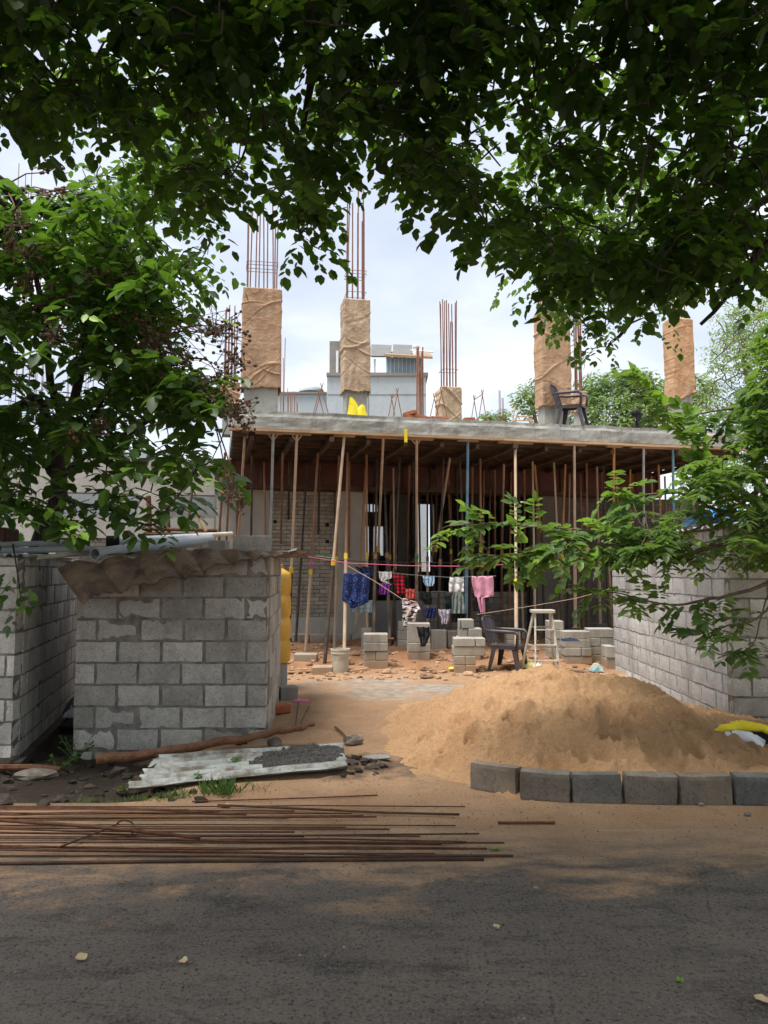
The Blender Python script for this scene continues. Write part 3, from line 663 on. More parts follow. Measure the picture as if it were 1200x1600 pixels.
# ================================================================= building under construction
bld = thing('building_under_construction', bw(4,5,0), 'unfinished concrete building with a propped floor slab and sack-wrapped columns', 'building')
AX = (BU, BV, Vector((0,0,1)))
def bbox(mb, u0, u1, v0, v1, z0, z1, ch=0):
    mb.box(bw((u0+u1)/2, (v0+v1)/2, (z0+z1)/2), (abs(u1-u0)/2, abs(v1-v0)/2, abs(z1-z0)/2), AX, ch)
ZB, ZT = 4.05, 4.36
UR = 9.6; UL = -.42; VB = 12.0
# slab with a slightly uneven poured edge
sl = MB()
def edgep(u, v): return bw(UL+(UR-UL)*u, .018*fbm(u*30, v*2, 5)+(.02 if v > .8 else 0)-.01*v, ZB+(ZT-ZB)*v+.022*fbm(u*14, 0, 7)*v)
sl.grid(220, 6, edgep)
sl.grid(220, 1, lambda u, v: edgep(u, 1) if v == 0 else bw(UL+(UR-UL)*u, VB, ZT))
bbox(sl, UL, UR, .03, VB, ZB, ZT-.01)
sl.build('slab', M['concrete'], bld)
# plywood deck, joists and bearers under the slab
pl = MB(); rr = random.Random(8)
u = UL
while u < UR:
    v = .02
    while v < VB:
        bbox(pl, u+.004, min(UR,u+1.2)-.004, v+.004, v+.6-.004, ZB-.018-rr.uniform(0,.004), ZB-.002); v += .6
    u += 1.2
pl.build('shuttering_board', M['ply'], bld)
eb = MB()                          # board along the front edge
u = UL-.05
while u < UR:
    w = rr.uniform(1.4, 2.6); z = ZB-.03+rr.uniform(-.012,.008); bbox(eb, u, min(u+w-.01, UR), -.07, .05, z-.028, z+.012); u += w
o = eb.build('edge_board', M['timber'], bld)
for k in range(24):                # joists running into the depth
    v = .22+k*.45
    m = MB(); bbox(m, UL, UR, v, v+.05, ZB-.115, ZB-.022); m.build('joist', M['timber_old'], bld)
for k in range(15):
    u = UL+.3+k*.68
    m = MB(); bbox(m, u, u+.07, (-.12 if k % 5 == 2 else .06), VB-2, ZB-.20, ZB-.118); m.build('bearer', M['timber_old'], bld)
# beam shuttering above the rear facade (plane v=3.3)
VW = 3.3
bm = MB(); bbox(bm, UL-.3, UR, VW-.28, VW-.25, 3.42, 3.93); bm.build('beam_shutter', M['red_ply'], bld)
bm2 = MB(); bbox(bm2, UL-.3, UR, VW-.33, VW+.3, 3.34, 3.42)
u = UL
while u < UR: bbox(bm2, u, u+.06, VW-.335, VW-.281, 3.42, 3.95); u += .62
bm2.build('shutter_frame', M['timber_old'], bld)
# rear facade: left pier of rendered wall, brick panel, concrete column, opening, low wall, column and wall toned dark for shade
def ux(px, py, v): return buz(px, py, v)[0]
ua, ub, uc, ud = ux(420,900,VW), ux(524,900,VW), ux(570,900,VW), ux(838,900,VW)
ue = ux(880, 900, VW)
lw = MB(); bbox(lw, UL-.25, ua, VW, VW+.25, 0, 3.34); lw.build('column', M['concrete_wall'], bld); lw = MB(); bbox(lw, ub, uc, VW-.06, VW+.35, 0, 3.34)
lw.build('column', M['concrete_wall'], bld)
bk, bmn = MB(), MB()
p0, p1 = bw(ua+.01, VW+.05, 0), bw(ub-.01, VW+.05, 0)
wall(bk, bmn, p0, p1, .45, 3.34, th=.2, L=.24, H=.085, joint=.012, seed=41, jit=.008)
bo = bk.build('brick_wall', M['brickwork'], bld); bmn.build('mortar', M['mortar'], bo)
pt = MB(); bbox(pt, ua+.01, ub-.01, VW-.01, VW+.24, .0, .62)
for (qx, qy) in ((514,820),(514,846)):
    u_, z_ = buz(qx, qy, VW)
pt.build('render_coat', M['concrete_wall'], bld)
hm = MB()
for (qx, qy) in ((512,820),(512,846),(430,815)):
    u_, z_ = buz(qx, qy, VW); bbox(hm, u_-.035, u_+.035, VW+.035, VW+.06, z_-.035, z_+.035)
hm.build('putlog_hole_shade', M['cord_black'], bld)  # black plates on the brick stand for the shade inside the holes
M['column_shade'] = mk_concrete('shade-toned concrete', (.13,.125,.11), (.19,.18,.16)); rc = MB(); bbox(rc, ud, ue, VW-.04, VW+.35, 0, 3.34); rc.build('column', M['column_shade'], bld); rc = MB(); bbox(rc, ue+3.1, ue+3.6, VW-.04, VW+.35, 0, 3.34); rc.build('column', M['column_shade'], bld)  # column concrete darkened to carry the shade under the slab
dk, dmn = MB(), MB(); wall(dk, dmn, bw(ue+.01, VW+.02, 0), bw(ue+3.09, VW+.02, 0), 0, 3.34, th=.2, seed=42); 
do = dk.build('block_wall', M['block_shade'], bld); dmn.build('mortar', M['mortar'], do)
l2, l2m = MB(), MB(); wall(l2, l2m, bw(uc+1.35, VW+.8, 0), bw(ud+1.2, VW+.8, 0), 0, 1.12, th=.15, L=.35, H=.14, seed=43)
lo = l2.build('low_wall', M['block'], bld); l2m.build('mortar', M['mortar'], lo)
pl2 = MB(); bbox(pl2, uc+.01, uc+1.4, VW+.3, VW+.5, 0, .95); pl2.build('low_wall', M['concrete_dark'], bld)
# interior: two more column rows, internal walls and a back wall with bright openings
for (r, v) in ((1, 6.6), (2, 9.8)):
    for (qx) in ((625, 735, 860) if r == 1 else (640, 700, 800)):
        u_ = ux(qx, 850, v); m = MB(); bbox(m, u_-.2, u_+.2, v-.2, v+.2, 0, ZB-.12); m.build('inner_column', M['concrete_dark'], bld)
VK = 11.8
hole = [(561,793,786,802), (563,600,822,868), (604,616,822,868), (648,682,786,893)]
uz = []
for (x0, x1, y0, y1) in ((564,595,787,800),(566,578,822,868),(583,600,822,868),(613,618,822,866),(652,679,787,893),(690,700,800,880)):
    (a, zt), (b, zb) = buz(x0, y0, VK), buz(x1, y1, VK); uz.append((a, b, zb, zt))
bkw = MB(); us = sorted({-6.0, UR} | {q for w in uz for q in w[:2]}); zs = sorted({0, ZB-.02} | {q for w in uz for q in w[2:]})
for a, b in zip(us, us[1:]):
    for c, d in zip(zs, zs[1:]):
        if any(w[0] < (a+b)/2 < w[1] and w[2] < (c+d)/2 < w[3] for w in uz): continue
        bbox(bkw, a, b, VK, VK+.2, c, d)
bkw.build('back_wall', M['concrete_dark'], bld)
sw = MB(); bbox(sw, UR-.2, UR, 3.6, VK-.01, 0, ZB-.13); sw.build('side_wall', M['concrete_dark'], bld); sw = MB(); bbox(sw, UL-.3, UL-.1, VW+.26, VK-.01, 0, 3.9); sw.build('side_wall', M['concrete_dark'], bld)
# left wing running out behind the tree
lw2, lw2m = MB(), MB()
wall(lw2, lw2m, bw(-7.5, VW+.6, 0), bw(UL-.3, VW+.6, 0), 0, 2.3, th=.2, L=.24, H=.085, joint=.012, seed=44, jit=.01)
wing = thing('unfinished_wing', bw(-5,5,0), 'pale unfinished wing of wall and beam behind the left tree', 'building')
wo_ = lw2.build('brick_wall', M['brickwork'], wing); lw2m.build('mortar', M['mortar'], wo_)
wb = MB(); bbox(wb, -9.5, UL-.27, VW+.5, VW+.9, 2.3, 2.75); bbox(wb, -9.5, UL-.27, VW+.45, VW+.8, 3.25, 4.0); wb.build('beam', M['concrete_wall'], wing)
for (x0, x1) in ((-9.5,-5.9),(-4.5,-3.9),(-2.3,-1.85)):
    m = MB(); bbox(m, x0, x1, VW+.42, VW+.7, 0 if x0 > -9 else 0, 3.25); m.build('column', M['concrete_wall'], wing)
uw = MB(); bbox(uw, -9.5, -2.0, VW+1.5, VW+1.7, 2.75, 4.3); uw.build('upper_wall', M['grey_paint'], wing)

# ---- wrapped columns above the slab with starter bars
def wrapped(px0, px1, pytop, pywrap, pybase, v, rtop, sd, nb=(4,3), stir=(), depth=.42, parent=bld, burl=True, skew=0, bmat='burlap'):
    ztop = buz((px0+px1)/2, pytop, v-depth/2)[1]; zw = buz((px0+px1)/2, pywrap, v-depth/2)[1]
    u0 = ux(px0, pywrap, v+depth/2); u1 = ux(px1, pywrap, v-depth/2)
    m = MB(); bbox(m, u0+.03, u1-.03, v-depth/2+.03, v+depth/2-.03, ZT-.01, ztop-.02, .01); col = m.build('column', M['concrete'], parent)
    # sacking: closed sleeve with folds
    b = MB(); w, dd = (u1-u0)/2, depth/2; uc_ = (u0+u1)/2; per = 4*(w+dd); rr = random.Random(sd)
    folds = []
    for k in range(7):
        zc = rr.uniform(zw+.05, ztop-.05); folds.append((zc, rr.uniform(-1.1,1.1), rr.uniform(.010,.030), rr.uniform(.008,.030), rr.uniform(0, 6)))
    def sp(a, t):
        q = ((a+.5+(w+dd)/per*1.0) % 1)*per
        if q < 2*w: u, v_, nu_, nv_ = -w+q, -dd, 0, -1
        elif q < 2*w+2*dd: u, v_, nu_, nv_ = w, -dd+(q-2*w), 1, 0
        elif q < 4*w+2*dd: u, v_, nu_, nv_ = w-(q-2*w-2*dd), dd, 0, 1
        else: u, v_, nu_, nv_ = -w, dd-(q-4*w-2*dd), -1, 0
        gu, gv_ = (u/w)**9, (v_/dd)**9; gl = math.hypot(gu, gv_)+1e-9; nu_, nv_ = gu/gl, gv_/gl
        hem = skew*(u+w)*.9 + .03*fbm(u*7, v_*7, sd)
        z = zw + hem + (ztop-zw-hem)*t
        s = .014 + .012*fbm(u*3+sd, z*2.2, v_*3) + .020*max(0, fbm(u*2.2+sd, z*1.6+u*1.2, 17))
        for (zc, sl_, wd, am, ph) in folds:
            dz = z-(zc+sl_*u+.07*math.sin(u*6+ph)+.05*v_); s += am*math.exp(-(dz/wd)**2)*(.02+.98*math.sin(u*3.6+ph+v_*2)**4) - am*.35*math.exp(-((dz+wd*1.6)/wd)**2)
        s += .006*math.sin((u*2+v_)*26+4*fbm(z*1.4, u*1.5, sd))*max(0, fbm(z*1.1, u*1.2, sd+3)+.25) + .007*(1-abs(fbm(u*3.5+z*1.5, z*3.5-u*2, sd+8)))**4 + .0015*fbm(u*22, z*22, sd)
        s = max(.003, s)
        return bw(uc_+u+nu_*s, v+v_+nv_*s, z)
    if burl:
        b.grid(132, 150, lambda a, t: sp(a*.99999, t))
        for k in range(110):
            a = (k+rr.uniform(-.3,.3))/110; q = sp(a, 0); L_ = rr.uniform(.01,.05); b.tube([q+Vector((0,0,.01)), q+Vector((rr.uniform(-.008,.008),rr.uniform(-.008,.008),-L_))], [.003,.0015], 3, cap=False)
        # fringe and folded top
        b.grid(132, 3, lambda a, t: sp(a*.99999, 1) + (bw(uc_, v, 0)-BO-Vector((0,0,0)) + BO - sp(a*.99999, 1).to_2d().to_3d())*(t*.35) + Vector((0,0,.02*math.sin(t*3.1))))
        bo_ = b.build('sackcloth', M[bmat], col, smooth=True)
        so2 = bo_.modifiers.new('s', 'SOLIDIFY'); so2.thickness = .006
    rebars(uc_, v, (u1-u0)/2-.06, depth/2-.06, ztop-.02, rtop, nb, col, sd, stir, (px0+px1)/2)
    return col
def rebars(uc_, v, w, d, z0, rtop, nb, par, sd, stir, pxm, r=.0115, mat='rebar'):
    rr = random.Random(sd+5); zt = buz(pxm, rtop, v)[1]
    pts = [(-w+2*w*(i+(.42 if s > 0 else 0)+rr.uniform(-.08,.08))/(nb[0]-.5), s) for i in range(nb[0]) for s in (-d, d)]
    if nb[1] > 2: pts += [(-w, 0), (w, 0)]
    for (a, b) in pts:
        m = MB(); h = zt - z0; h *= rr.choice([1, .97, .85, .93, .78]); e = (rr.uniform(-.03,.03), rr.uniform(-.03,.03))
        m.tube([bw(uc_+a, v+b, z0), bw(uc_+a+e[0]*.4, v+b+e[1]*.4, z0+h*.5), bw(uc_+a+e[0], v+b+e[1], z0+h)], r, 6); m.build('rebar', M[mat], par)
    for q in stir:
        z = buz(pxm, q, v)[1]; m = MB(); w2, d2 = w+.014, d+.014
        m.tube([bw(uc_-w2, v-d2, z), bw(uc_+w2, v-d2, z+.01), bw(uc_+w2, v+d2, z+.01), bw(uc_-w2, v+d2, z), bw(uc_-w2, v-d2, z)], .006, 5); m.build('stirrup', M[mat], par)
wrapped(378,437,451,606,636, .35, 318, 21, (4,3), (415,420), .42)
wrapped(533,577,468,611,641, .35, 300, 34, (4,3), (428,433,461), .40, bmat='burlap_pale')
wrapped(837,892,486,634,658, .95, 320, 52, (4,3), (), .36)
wrapped(1040,1086,498,628,668, .42, 330, 67, (3,3), (), .32, skew=.55, bmat='burlap_warm')
wrapped(682,721,605,662,664, 2.2, 468, 78, (5,3), (580,), .40, bmat='burlap_pale')
wrapped(893,916,612,640,641, 2.4, 470, 83, (4,3), (), .36)
wrapped(345,372,598,640,641, 2.6, 480, 91, (4,3), (), .38)
# lone starter bars deeper on the slab and over the wing
def barset(name, px, py0, py1, v, label, w=.2, nb=(4,2), r=.009, zb=None):
    u_, z0 = buz(px, py0, v); z0 = zb if zb is not None else ZT-.05
    o = thing(name, bw(u_, v, z0), label, 'starter bars', 'bare starter bars rising behind the slab edge')
    rebars(u_, v, w, .14, z0, py1, nb, o, int(px), (), px, r); return o
barset('rebar_cage', 656, 640, 540, 3.4, 'tight rusty rebar cage in front of the grey rear building', .06, (3,2), .016)
barset('rebar_cage', 441, 636, 520, 5.0, 'two tall thin starter bars just right of the first wrapped column', .04, (2,2))
barset('rebar_cage', 458, 636, 605, 7.0, 'short thin starter bars left of the grey rear building', .14)
barset('rebar_cage', 784, 650, 604, 6.0, 'short pair of starter bars left of the column with the chair', .04, (2,2))
barset('rebar_cage', 40, 640, 262, 5.5, 'tall starter bars rising behind the left tree at the photo edge', .32, (5,3), .009)
barset('rebar_cage', 125, 640, 300, 7.5, 'tall starter bars behind the left tree, right of the edge group', .3, (4,3), .009)
def trestle(px, py, dx, v, label):
    m = MB(); r = .009
    a = bpt(px, py, v); l = bpt(px-dx, 660, v); l.z = ZT; q = bpt(px+dx, 660, v); q.z = ZT
    up = (a-l).normalized()*.10; uq = (a-q).normalized()*.10
    m.tube([l, a+up], r, 5); m.tube([q, a+uq+BV*.02], r, 5)
    m.tube([l+BV*.5, a+up+BV*.5], r, 5); m.tube([q+BV*.5, a+uq+BV*.52], r, 5); m.tube([a, a+BV*.52], r, 5)
    tag(m.build('rebar_trestle', M['rebar'], org=a), label, 'trestle', 'crossed steel bar trestles on the slab')
trestle(503,606,17,1.6,'crossed bar trestle left of the second wrapped column')
trestle(621,614,12,1.6,'crossed bar trestle between the yellow cloth and the red bricks')
trestle(690,612,13,1.0,'crossed bar trestle leaning before the short wrapped stub')
trestle(754,616,10,1.4,'crossed bar trestle right of the short wrapped stub')
# things on the slab edge
yc = MB(); q = bpt(556,641,.12); q.z = ZT+.005
prof = [(-.13,0,.12),(-.11,.10,.12),(-.07,.17,.09),(-.05,.27,.05),(-.06,.33,.02)]
for (sx, zs_, lean, ph) in ((-.02,1.0,-.3,0),(.07,.62,.25,2)):
    yc.grid(20, 12, lambda a, t: q + BU*(sx+(.11*(1-t)**.7+.012)*math.cos(a*6.283)*(1+.25*math.sin(a*19+ph))+lean*.12*t*t*2) + BV*((.07*(1-t)**.7+.008)*math.sin(a*6.283)) + Vector((0,0,.33*zs_*t*(1+.06*math.sin(a*12.6)))))
tag(yc.build('sack', M['yellow_cloth'], org=q, smooth=True), 'bright yellow crumpled sack standing on the slab edge', 'sack')
rr = random.Random(4); BR = []
for k in range(16):
    px = 636+ (rr.uniform(0,110) if k > 5 else rr.uniform(0,34)); v = rr.uniform(.2,.75); a = bpt(px, 650, v); zz_ = ZT+.01+(.075 if k in (1,3,4,5) else 0)
    m = MB(); th = rr.uniform(-.8,.8); X = Vector((math.cos(th), math.sin(th), rr.uniform(-.2,.2))).normalized(); Y = X.cross(Vector((0,0,1))).normalized(); Z = X.cross(Y)
    m.box((a.x,a.y,zz_+.045), (.105,.05,.036), (X, Y, Z), .006); o = m.build('brick', M['brick'], org=(a.x,a.y,zz_))
    BR.append((px, k < 6, o))
for hp_ in (True, False):
    for i_, (_, _, o) in enumerate(sorted([t for t in BR if t[1] == hp_], key=lambda t: t[0])):
        tag(o, ('%s brick from the left in the red heap beside the rebar cage' if hp_ else '%s brick from the left among those strewn along the slab edge') % ORD[i_], 'brick', 'bricks on the slab edge')
bb = MB(); q = bpt(999,665,.25)
bb.grid(14, 14, lambda a, t: Vector((q.x,q.y,ZT)) + BU*((.075-.03*math.sin(t*3)+.035*math.sin(a*19+t*5))*math.cos(a*6.283)-.04*t) + BV*(.06*math.sin(a*6.283)) + Vector((0,0,.36*t+.02*math.sin(a*12))))
bb.blob((q.x-.05,q.y,ZT+.34), (.12,.08,.07), .3, 1, 5)
tag(bb.build('bundle', M['black_pl'], org=(q.x,q.y,ZT), smooth=True), 'black knotted bundle standing on the slab near the right column', 'bundle')
# stand of thin rods, brown frame left of column with the chair
q = bpt(818,656,.5); m = MB()
for (a, b) in ((-.22,-.1),(.22,.0),(-.15,.3),(.25,.3)): m.tube([(q.x+a,q.y+b,ZT),(q.x+a*.6,q.y+b,ZT+.24)], .013, 5)
m.tube([(q.x-.15,q.y-.1,ZT+.2),(q.x+.16,q.y,ZT+.22),(q.x+.18,q.y+.3,ZT+.2),(q.x-.12,q.y+.3,ZT+.2),(q.x-.15,q.y-.1,ZT+.2)], .013, 5)
m.tube([(q.x-.25,q.y-.1,ZT),(q.x-.17,q.y-.1,ZT+.42)], .012, 5)
tag(m.build('timber_frame', M['timber'], org=(q.x,q.y,ZT)), 'small frame of light sticks on the slab left of the chair', 'frame')
# yellow paper tag hanging off the edge board
q = bpt(634,672,-.09); m = MB(); m.box(q+Vector((0,0,-.10)), (.028,.004,.12), AX); tag(m.build('paper_strip', M['yellow_cloth'], org=q), 'yellowish strip hanging from the shuttering board below the slab', 'strip')

# ---- plastic chair
def chair(loc, rz, tilt, label):
    root = thing('plastic_chair', (0,0,0), label, 'chair')
    s, m = MB(), None
    W2, D2, SH = .22, .22, .42
    def seatf(u, v, off=0):
        x = (u-.5)*2*W2*(1-.06*v); y = (v-.5)*2*D2
        return (x, y, SH-.012*math.sin(u*math.pi)*math.sin(v*math.pi)-.05*max(0,(.12-v)/.12)**2+off)
    s.grid(16, 16, lambda u, v: seatf(u, v)); s.grid(16, 16, lambda u, v: seatf(u, v, -.014))
    s.bar((-W2,-D2,SH-.03),(W2,-D2,SH-.03),.02,.05); s.bar((-W2*.94,D2,SH-.03),(W2*.94,D2,SH-.03),.02,.05); s.bar((-W2,-D2,SH-.03),(-W2*.94,D2,SH-.03),.02,.05); s.bar((W2,-D2,SH-.03),(W2*.94,D2,SH-.03),.02,.05)
    s.build('seat', M['chair'], root)
    b = MB()
    def backf(x, z):                     # curved back, leaning
        return Vector((x*(1+.10*(z-SH)), D2+.02+(z-SH)*.28-.35*x*x+.02, z))
    hts = [SH+.02+.415*k/9 for k in range(10)]
    for k in range(9):
        z0, z1 = hts[k], hts[k+1]-(.004 if k in (2,5) else .0005)
        hw = .205+.01*k*.3 if k < 8 else .20
        b.grid(12, 2, lambda u, v: backf(-hw+2*hw*u, z0+(z1-z0)*v)); b.grid(12, 2, lambda u, v: backf(-hw+2*hw*u, z0+(z1-z0)*v)+Vector((0,.014,0)))
    for sx in (-1, 1):
        b.tube([backf(sx*.215, SH-.02), backf(sx*.222, SH+.2), backf(sx*.215, SH+.40), backf(sx*.19, SH+.435)], [.017,.018,.017,.014], 8)
    b.tube([backf(-.19, SH+.435), backf(-.1, SH+.45), backf(0, SH+.455), backf(.1, SH+.45), backf(.19, SH+.435)], .016, 8)
    for x in (-.07, .07): b.bar(backf(x, SH), backf(x, SH+.43), .03, .010)
    b.build('backrest', M['chair'], root, smooth=False)
    for sx in (-1, 1):
        a = MB(); a.tube([(sx*.235, D2+.08, SH+.24),(sx*.262, D2-.05, SH+.235),(sx*.272, 0, SH+.23),(sx*.265,-D2+.03,SH+.225),(sx*.25,-D2-.02,SH+.18),(sx*.235,-D2,SH-.02)], [.018,.026,.030,.028,.024,.026], 8)
        a.build('armrest', M['chair'], root, smooth=True)
        for sy in (-1, 1):
            l = MB(); top = Vector((sx*.215, sy*.20, SH-.01)); bot = Vector((sx*.255, sy*.27, 0))
            l.add([], []); X, Y = Vector((sx,0,0)), Vector((0,sy,0))
            prof = [(top,.062),(top.lerp(bot,.5),.052),(bot,.034)]
            for (p, w) in prof: l.v += [tuple(p), tuple(p-X*w*1.3), tuple(p-X*w*1.3-Y*.006), tuple(p-X*.008-Y*.008), tuple(p-Y*w*1.3-X*.006), tuple(p-Y*w*1.3)]
            for i in range(2):
                for k in range(6): k2 = (k+1) % 6; l.f.append((i*6+k, i*6+k2, i*6+6+k2, i*6+6+k))
            l.f.append((0,1,2,3,4,5)); l.f.append((12,13,14,15,16,17)); l.build('leg', M['chair'], root)
    root.location = loc; root.rotation_euler = (tilt[0], tilt[1], rz); return root
q = gnd(797,1050); chair((q.x, q.y+.15, gh(q.x,q.y)-.004), R(62), (0,0), 'dark brown plastic armchair standing in the yard beside the sand heap')
q = bpt(895,660,.33); chair((q.x, q.y, ZT+.01), R(62), (0,R(-4)), 'dark plastic armchair up on the slab in front of a wrapped column')

# ================================================================= steel props
PROPS = []
def prop(head, base, kind, label, lower=None, collar=.45, cm='yellow_paint', plate=True, r=.026, cross=None, zb=None):
    """head and base are world points"""
    collar += random.uniform(-.07,.06)
    if kind == 'prop_dark' and random.random() < .7: cm = 'prop_rust'
    head, base = Vector(head), Vector(base); ln = (head-base).length; Z = (head-base).normalized()
    o = thing('steel_prop', base, label, 'prop', 'props carrying the new slab')
    X = Z.cross(BV).normalized(); Y = Z.cross(X); ax = (X, Y, Z)
    k = base.lerp(head, collar)
    m = MB(); m.lathe(base, [(0,0),(.0+r*1.18,0),(r*1.18,ln*collar),(0,ln*collar)], 12, ax); m.build('outer_tube', M[lower or kind], o, smooth=False)
    m = MB(); m.lathe(k, [(0,0),(r*.92,0),(r*.92,ln*(1-collar)-.01),(0,ln*(1-collar)-.01)], 12, ax); m.build('inner_tube', M[kind], o)
    m = MB(); m.lathe(k-Z*.10, [(r*1.2,0),(r*1.42,0),(r*1.42,.11),(r*.9,.11)], 14, ax); m.build('collar', M[cm], o)
    m = MB(); m.box(base+Vector((0,0,.006)), (.07,.07,.006)); m.build('base_plate', M['prop_rust'], o)
    if plate:
        m = MB(); L_ = random.uniform(.16,.38); m.box(head+Vector((0,0,-.022)), (L_,.05,.02), AX, .003); m.build('head_board', M['timber'], o)
    if cross:
        m = MB()
        for s in (-1, 1): m.tube([head-Z*.16, head-Z*.03+X*s*.09], .012, 6)
        m.build('fork_head', M[kind], o)
    return o
random.seed(12)
def front_head(px): p = bpt(px, 683, .03+random.uniform(0,.05)); p.z = ZB-.045; return p
def basep(px, py, z=0): q = gnd(px, py, z); q.z = z; return q
FP = [ # head px, base px,py, base z, kind, lower, collar, label, fork
 (427,418,1015,.1,'prop_grey','prop_grey',.45,'grey galvanised prop with a forked head behind the roof blocks',1),
 (464,450,1020,.1,'prop_tan','prop_dark',.47,'tan prop with forked head and dark lower tube just right of the middle hut',1),
 (599,585,990,.14,'prop_tan','prop_dark',.47,'front prop with wide head board standing on the small plastered pad',0),
 (651,651,980,.42,'prop_tan','prop_tan',.42,'tan forked prop with a green painted band above the draped block pile',1),
 (731,728,997,.34,'prop_blue','prop_blue',.40,'long pale blue prop between white cloth and pink trousers',0),
 (805,807,1046,.02,'prop_tan','prop_tan',.42,'tall tan prop standing on the ground right behind the plastic chair',0),
 (897,899,981,.5,'prop_tan','prop_tan',.42,'tan prop on the block pile that carries the dark rag',0),
 (959,958,985,.3,'prop_orange','prop_tan',.42,'orange front prop just left of the two right hand blue props',0),
 (1005,1006,1000,.2,'prop_grey','prop_grey',.45,'blue grey prop, inner of the two at the right end of the slab edge',0),
 (1051,1054,1000,.2,'prop_blue','prop_blue',.45,'bright blue prop, outermost at the right end of the slab edge',0),
 (538,507,1040,.03,'prop_tan','prop_dark',.46,'leaning prop with a yellow band that slants down left to the ground near the bucket',0)]
for (hx, bx, by, bz, kd, lo_, co, lab, fk) in FP:
    b_ = basep(bx, by, bz)
    o = prop(front_head(hx), b_, kd, lab, lo_, co, 'green_paint' if 'green' in lab else 'yellow_paint', True, .027, fk)
def inner(hx, hy, bx, by, bz, v, kind, label, lower=None, collar=.45, r=.025):
    h = bpt(hx, hy, v); h.z = ZB-.21 if v > .3 else ZB-.05
    # keep the picture position: head found on the plane, base by ground hit
    h2 = bpt(hx, hy, v); h.x = h2.x; h.y = h2.y
    b_ = basep(bx, by, bz); return prop(h, b_, kind, label, lower, collar, 'yellow_paint', False, r)
IN = [(497,690,477,1027,.03,1.1,'prop_rust','rusty prop standing on a flat pad left of the bucket','prop_tan'),
 (543,697,538,1020,.25,.9,'prop_rust','rust brown prop rising right behind the dirty bucket','prop_tan'),
 (546,702,545,992,.14,2.0,'prop_rust','rusty prop directly behind the navy dotted cloth',None),
 (500,705,494,990,.14,2.4,'prop_dark','dark prop in front of the brick panel with square holes',None),
 (442,690,436,985,.14,1.2,'prop_rust','rust red prop crossing the left edge of the brick panel',None),
 (452,703,449,985,.14,2.2,'prop_dark','thin dark prop beside the rust red one on the brick panel',None),
 (589,700,584,1000,.42,1.6,'prop_dark','black prop standing on the tallest left block pile',None),
 (600,700,609,998,.42,2.1,'prop_dark','dark prop behind the red plaid shirt',None),
 (640,707,633,985,.1,2.4,'prop_rust','rusty prop behind the red plaid shirt and coral cloth',None),
 (646,705,645,975,.14,1.7,'prop_dark','dark prop close behind the green banded prop',None),
 (703,703,663,975,.34,1.2,'prop_tan','strongly slanting prop with a dark lower tube leaning left over the clothes','prop_navy'),
 (700,735,708,978,.14,2.7,'prop_rust','rusty prop just behind the hanging white cloth',None),
 (682,720,681,976,.14,2.6,'prop_dark','dark prop behind the navy shorts',None),
 (738,712,737,985,.30,2.3,'prop_rust','rusty prop immediately behind the blue one',None),
 (773,722,774,985,.14,2.6,'prop_rust','rusty prop with navy lower tube just right of the pink trousers','prop_navy'),
 (787,702,782,975,.14,1.8,'prop_tan','tan prop beside the navy one, above the plastic chair',None),
 (819,718,820,985,.14,2.4,'prop_rust','brown prop over the top of the step ladder',None),
 (835,706,858,985,.14,1.7,'prop_orange','orange prop with dark blue foot leaning right beside the ladder','prop_navy'),
 (883,708,874,982,.42,1.5,'prop_orange','bright orange prop behind the block pile with the rag','prop_orange'),
 (932,706,938,975,.5,1.7,'prop_tan','tan prop standing on the tallest right block pile',None),
 (984,710,985,985,.2,1.9,'prop_orange','orange prop between the orange front prop and the grey blue one',None),
 (383,667,362,1000,.1,.3,'prop_tan','leaning tan prop at the left end of the slab edge',None),
 (394,690,391,1000,.14,1.6,'prop_dark','dark prop in front of the pale pier left of the brick',None),
 (352,700,330,1000,.1,1.4,'prop_rust','rusty prop leaning strongly at the left end under the tree',None),
 (360,712,346,1000,.1,2.2,'prop_rust','rusty prop between the leaning ones under the tree',None),
 (346,715,340,1000,.1,2.6,'prop_grey','grey prop farthest left under the slab corner',None)]
for (hx, hy, bx, by, bz, v, kd, lab, lo_) in IN: inner(hx, hy, bx, by, bz, v, kd, lab, lo_)
rr = random.Random(55); cnt_ = {0: 0, 1: 0}
for k, (px, rowi) in enumerate([(408,1),(474,1),(526,0),(566,1),(574,0),(618,1),(626,0),(672,1),(690,0),(716,1),(722,0),(752,0),(757,1),(765,1),(796,1),(812,1),(829,0),(846,1),(866,1),(872,0),(890,1),(912,1),(920,0),(946,1),(948,0),(970,1),(996,1),(1018,1),(1030,0),(1040,1)]):
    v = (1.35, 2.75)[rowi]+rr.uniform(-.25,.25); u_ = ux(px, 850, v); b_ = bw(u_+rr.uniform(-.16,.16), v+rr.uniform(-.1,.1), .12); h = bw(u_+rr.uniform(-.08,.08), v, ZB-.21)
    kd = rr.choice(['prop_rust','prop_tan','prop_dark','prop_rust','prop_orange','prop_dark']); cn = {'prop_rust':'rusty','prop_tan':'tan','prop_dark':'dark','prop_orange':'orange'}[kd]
    prop(h, b_, kd, 'thin %s prop, %s from left in the %s row behind the slab edge' % (cn, ORD[min(19,cnt_[rowi])], ('second','third')[rowi]), rr.choice([None,'prop_dark','prop_tan']), .47, 'yellow_paint', False, .023); cnt_[rowi] += 1
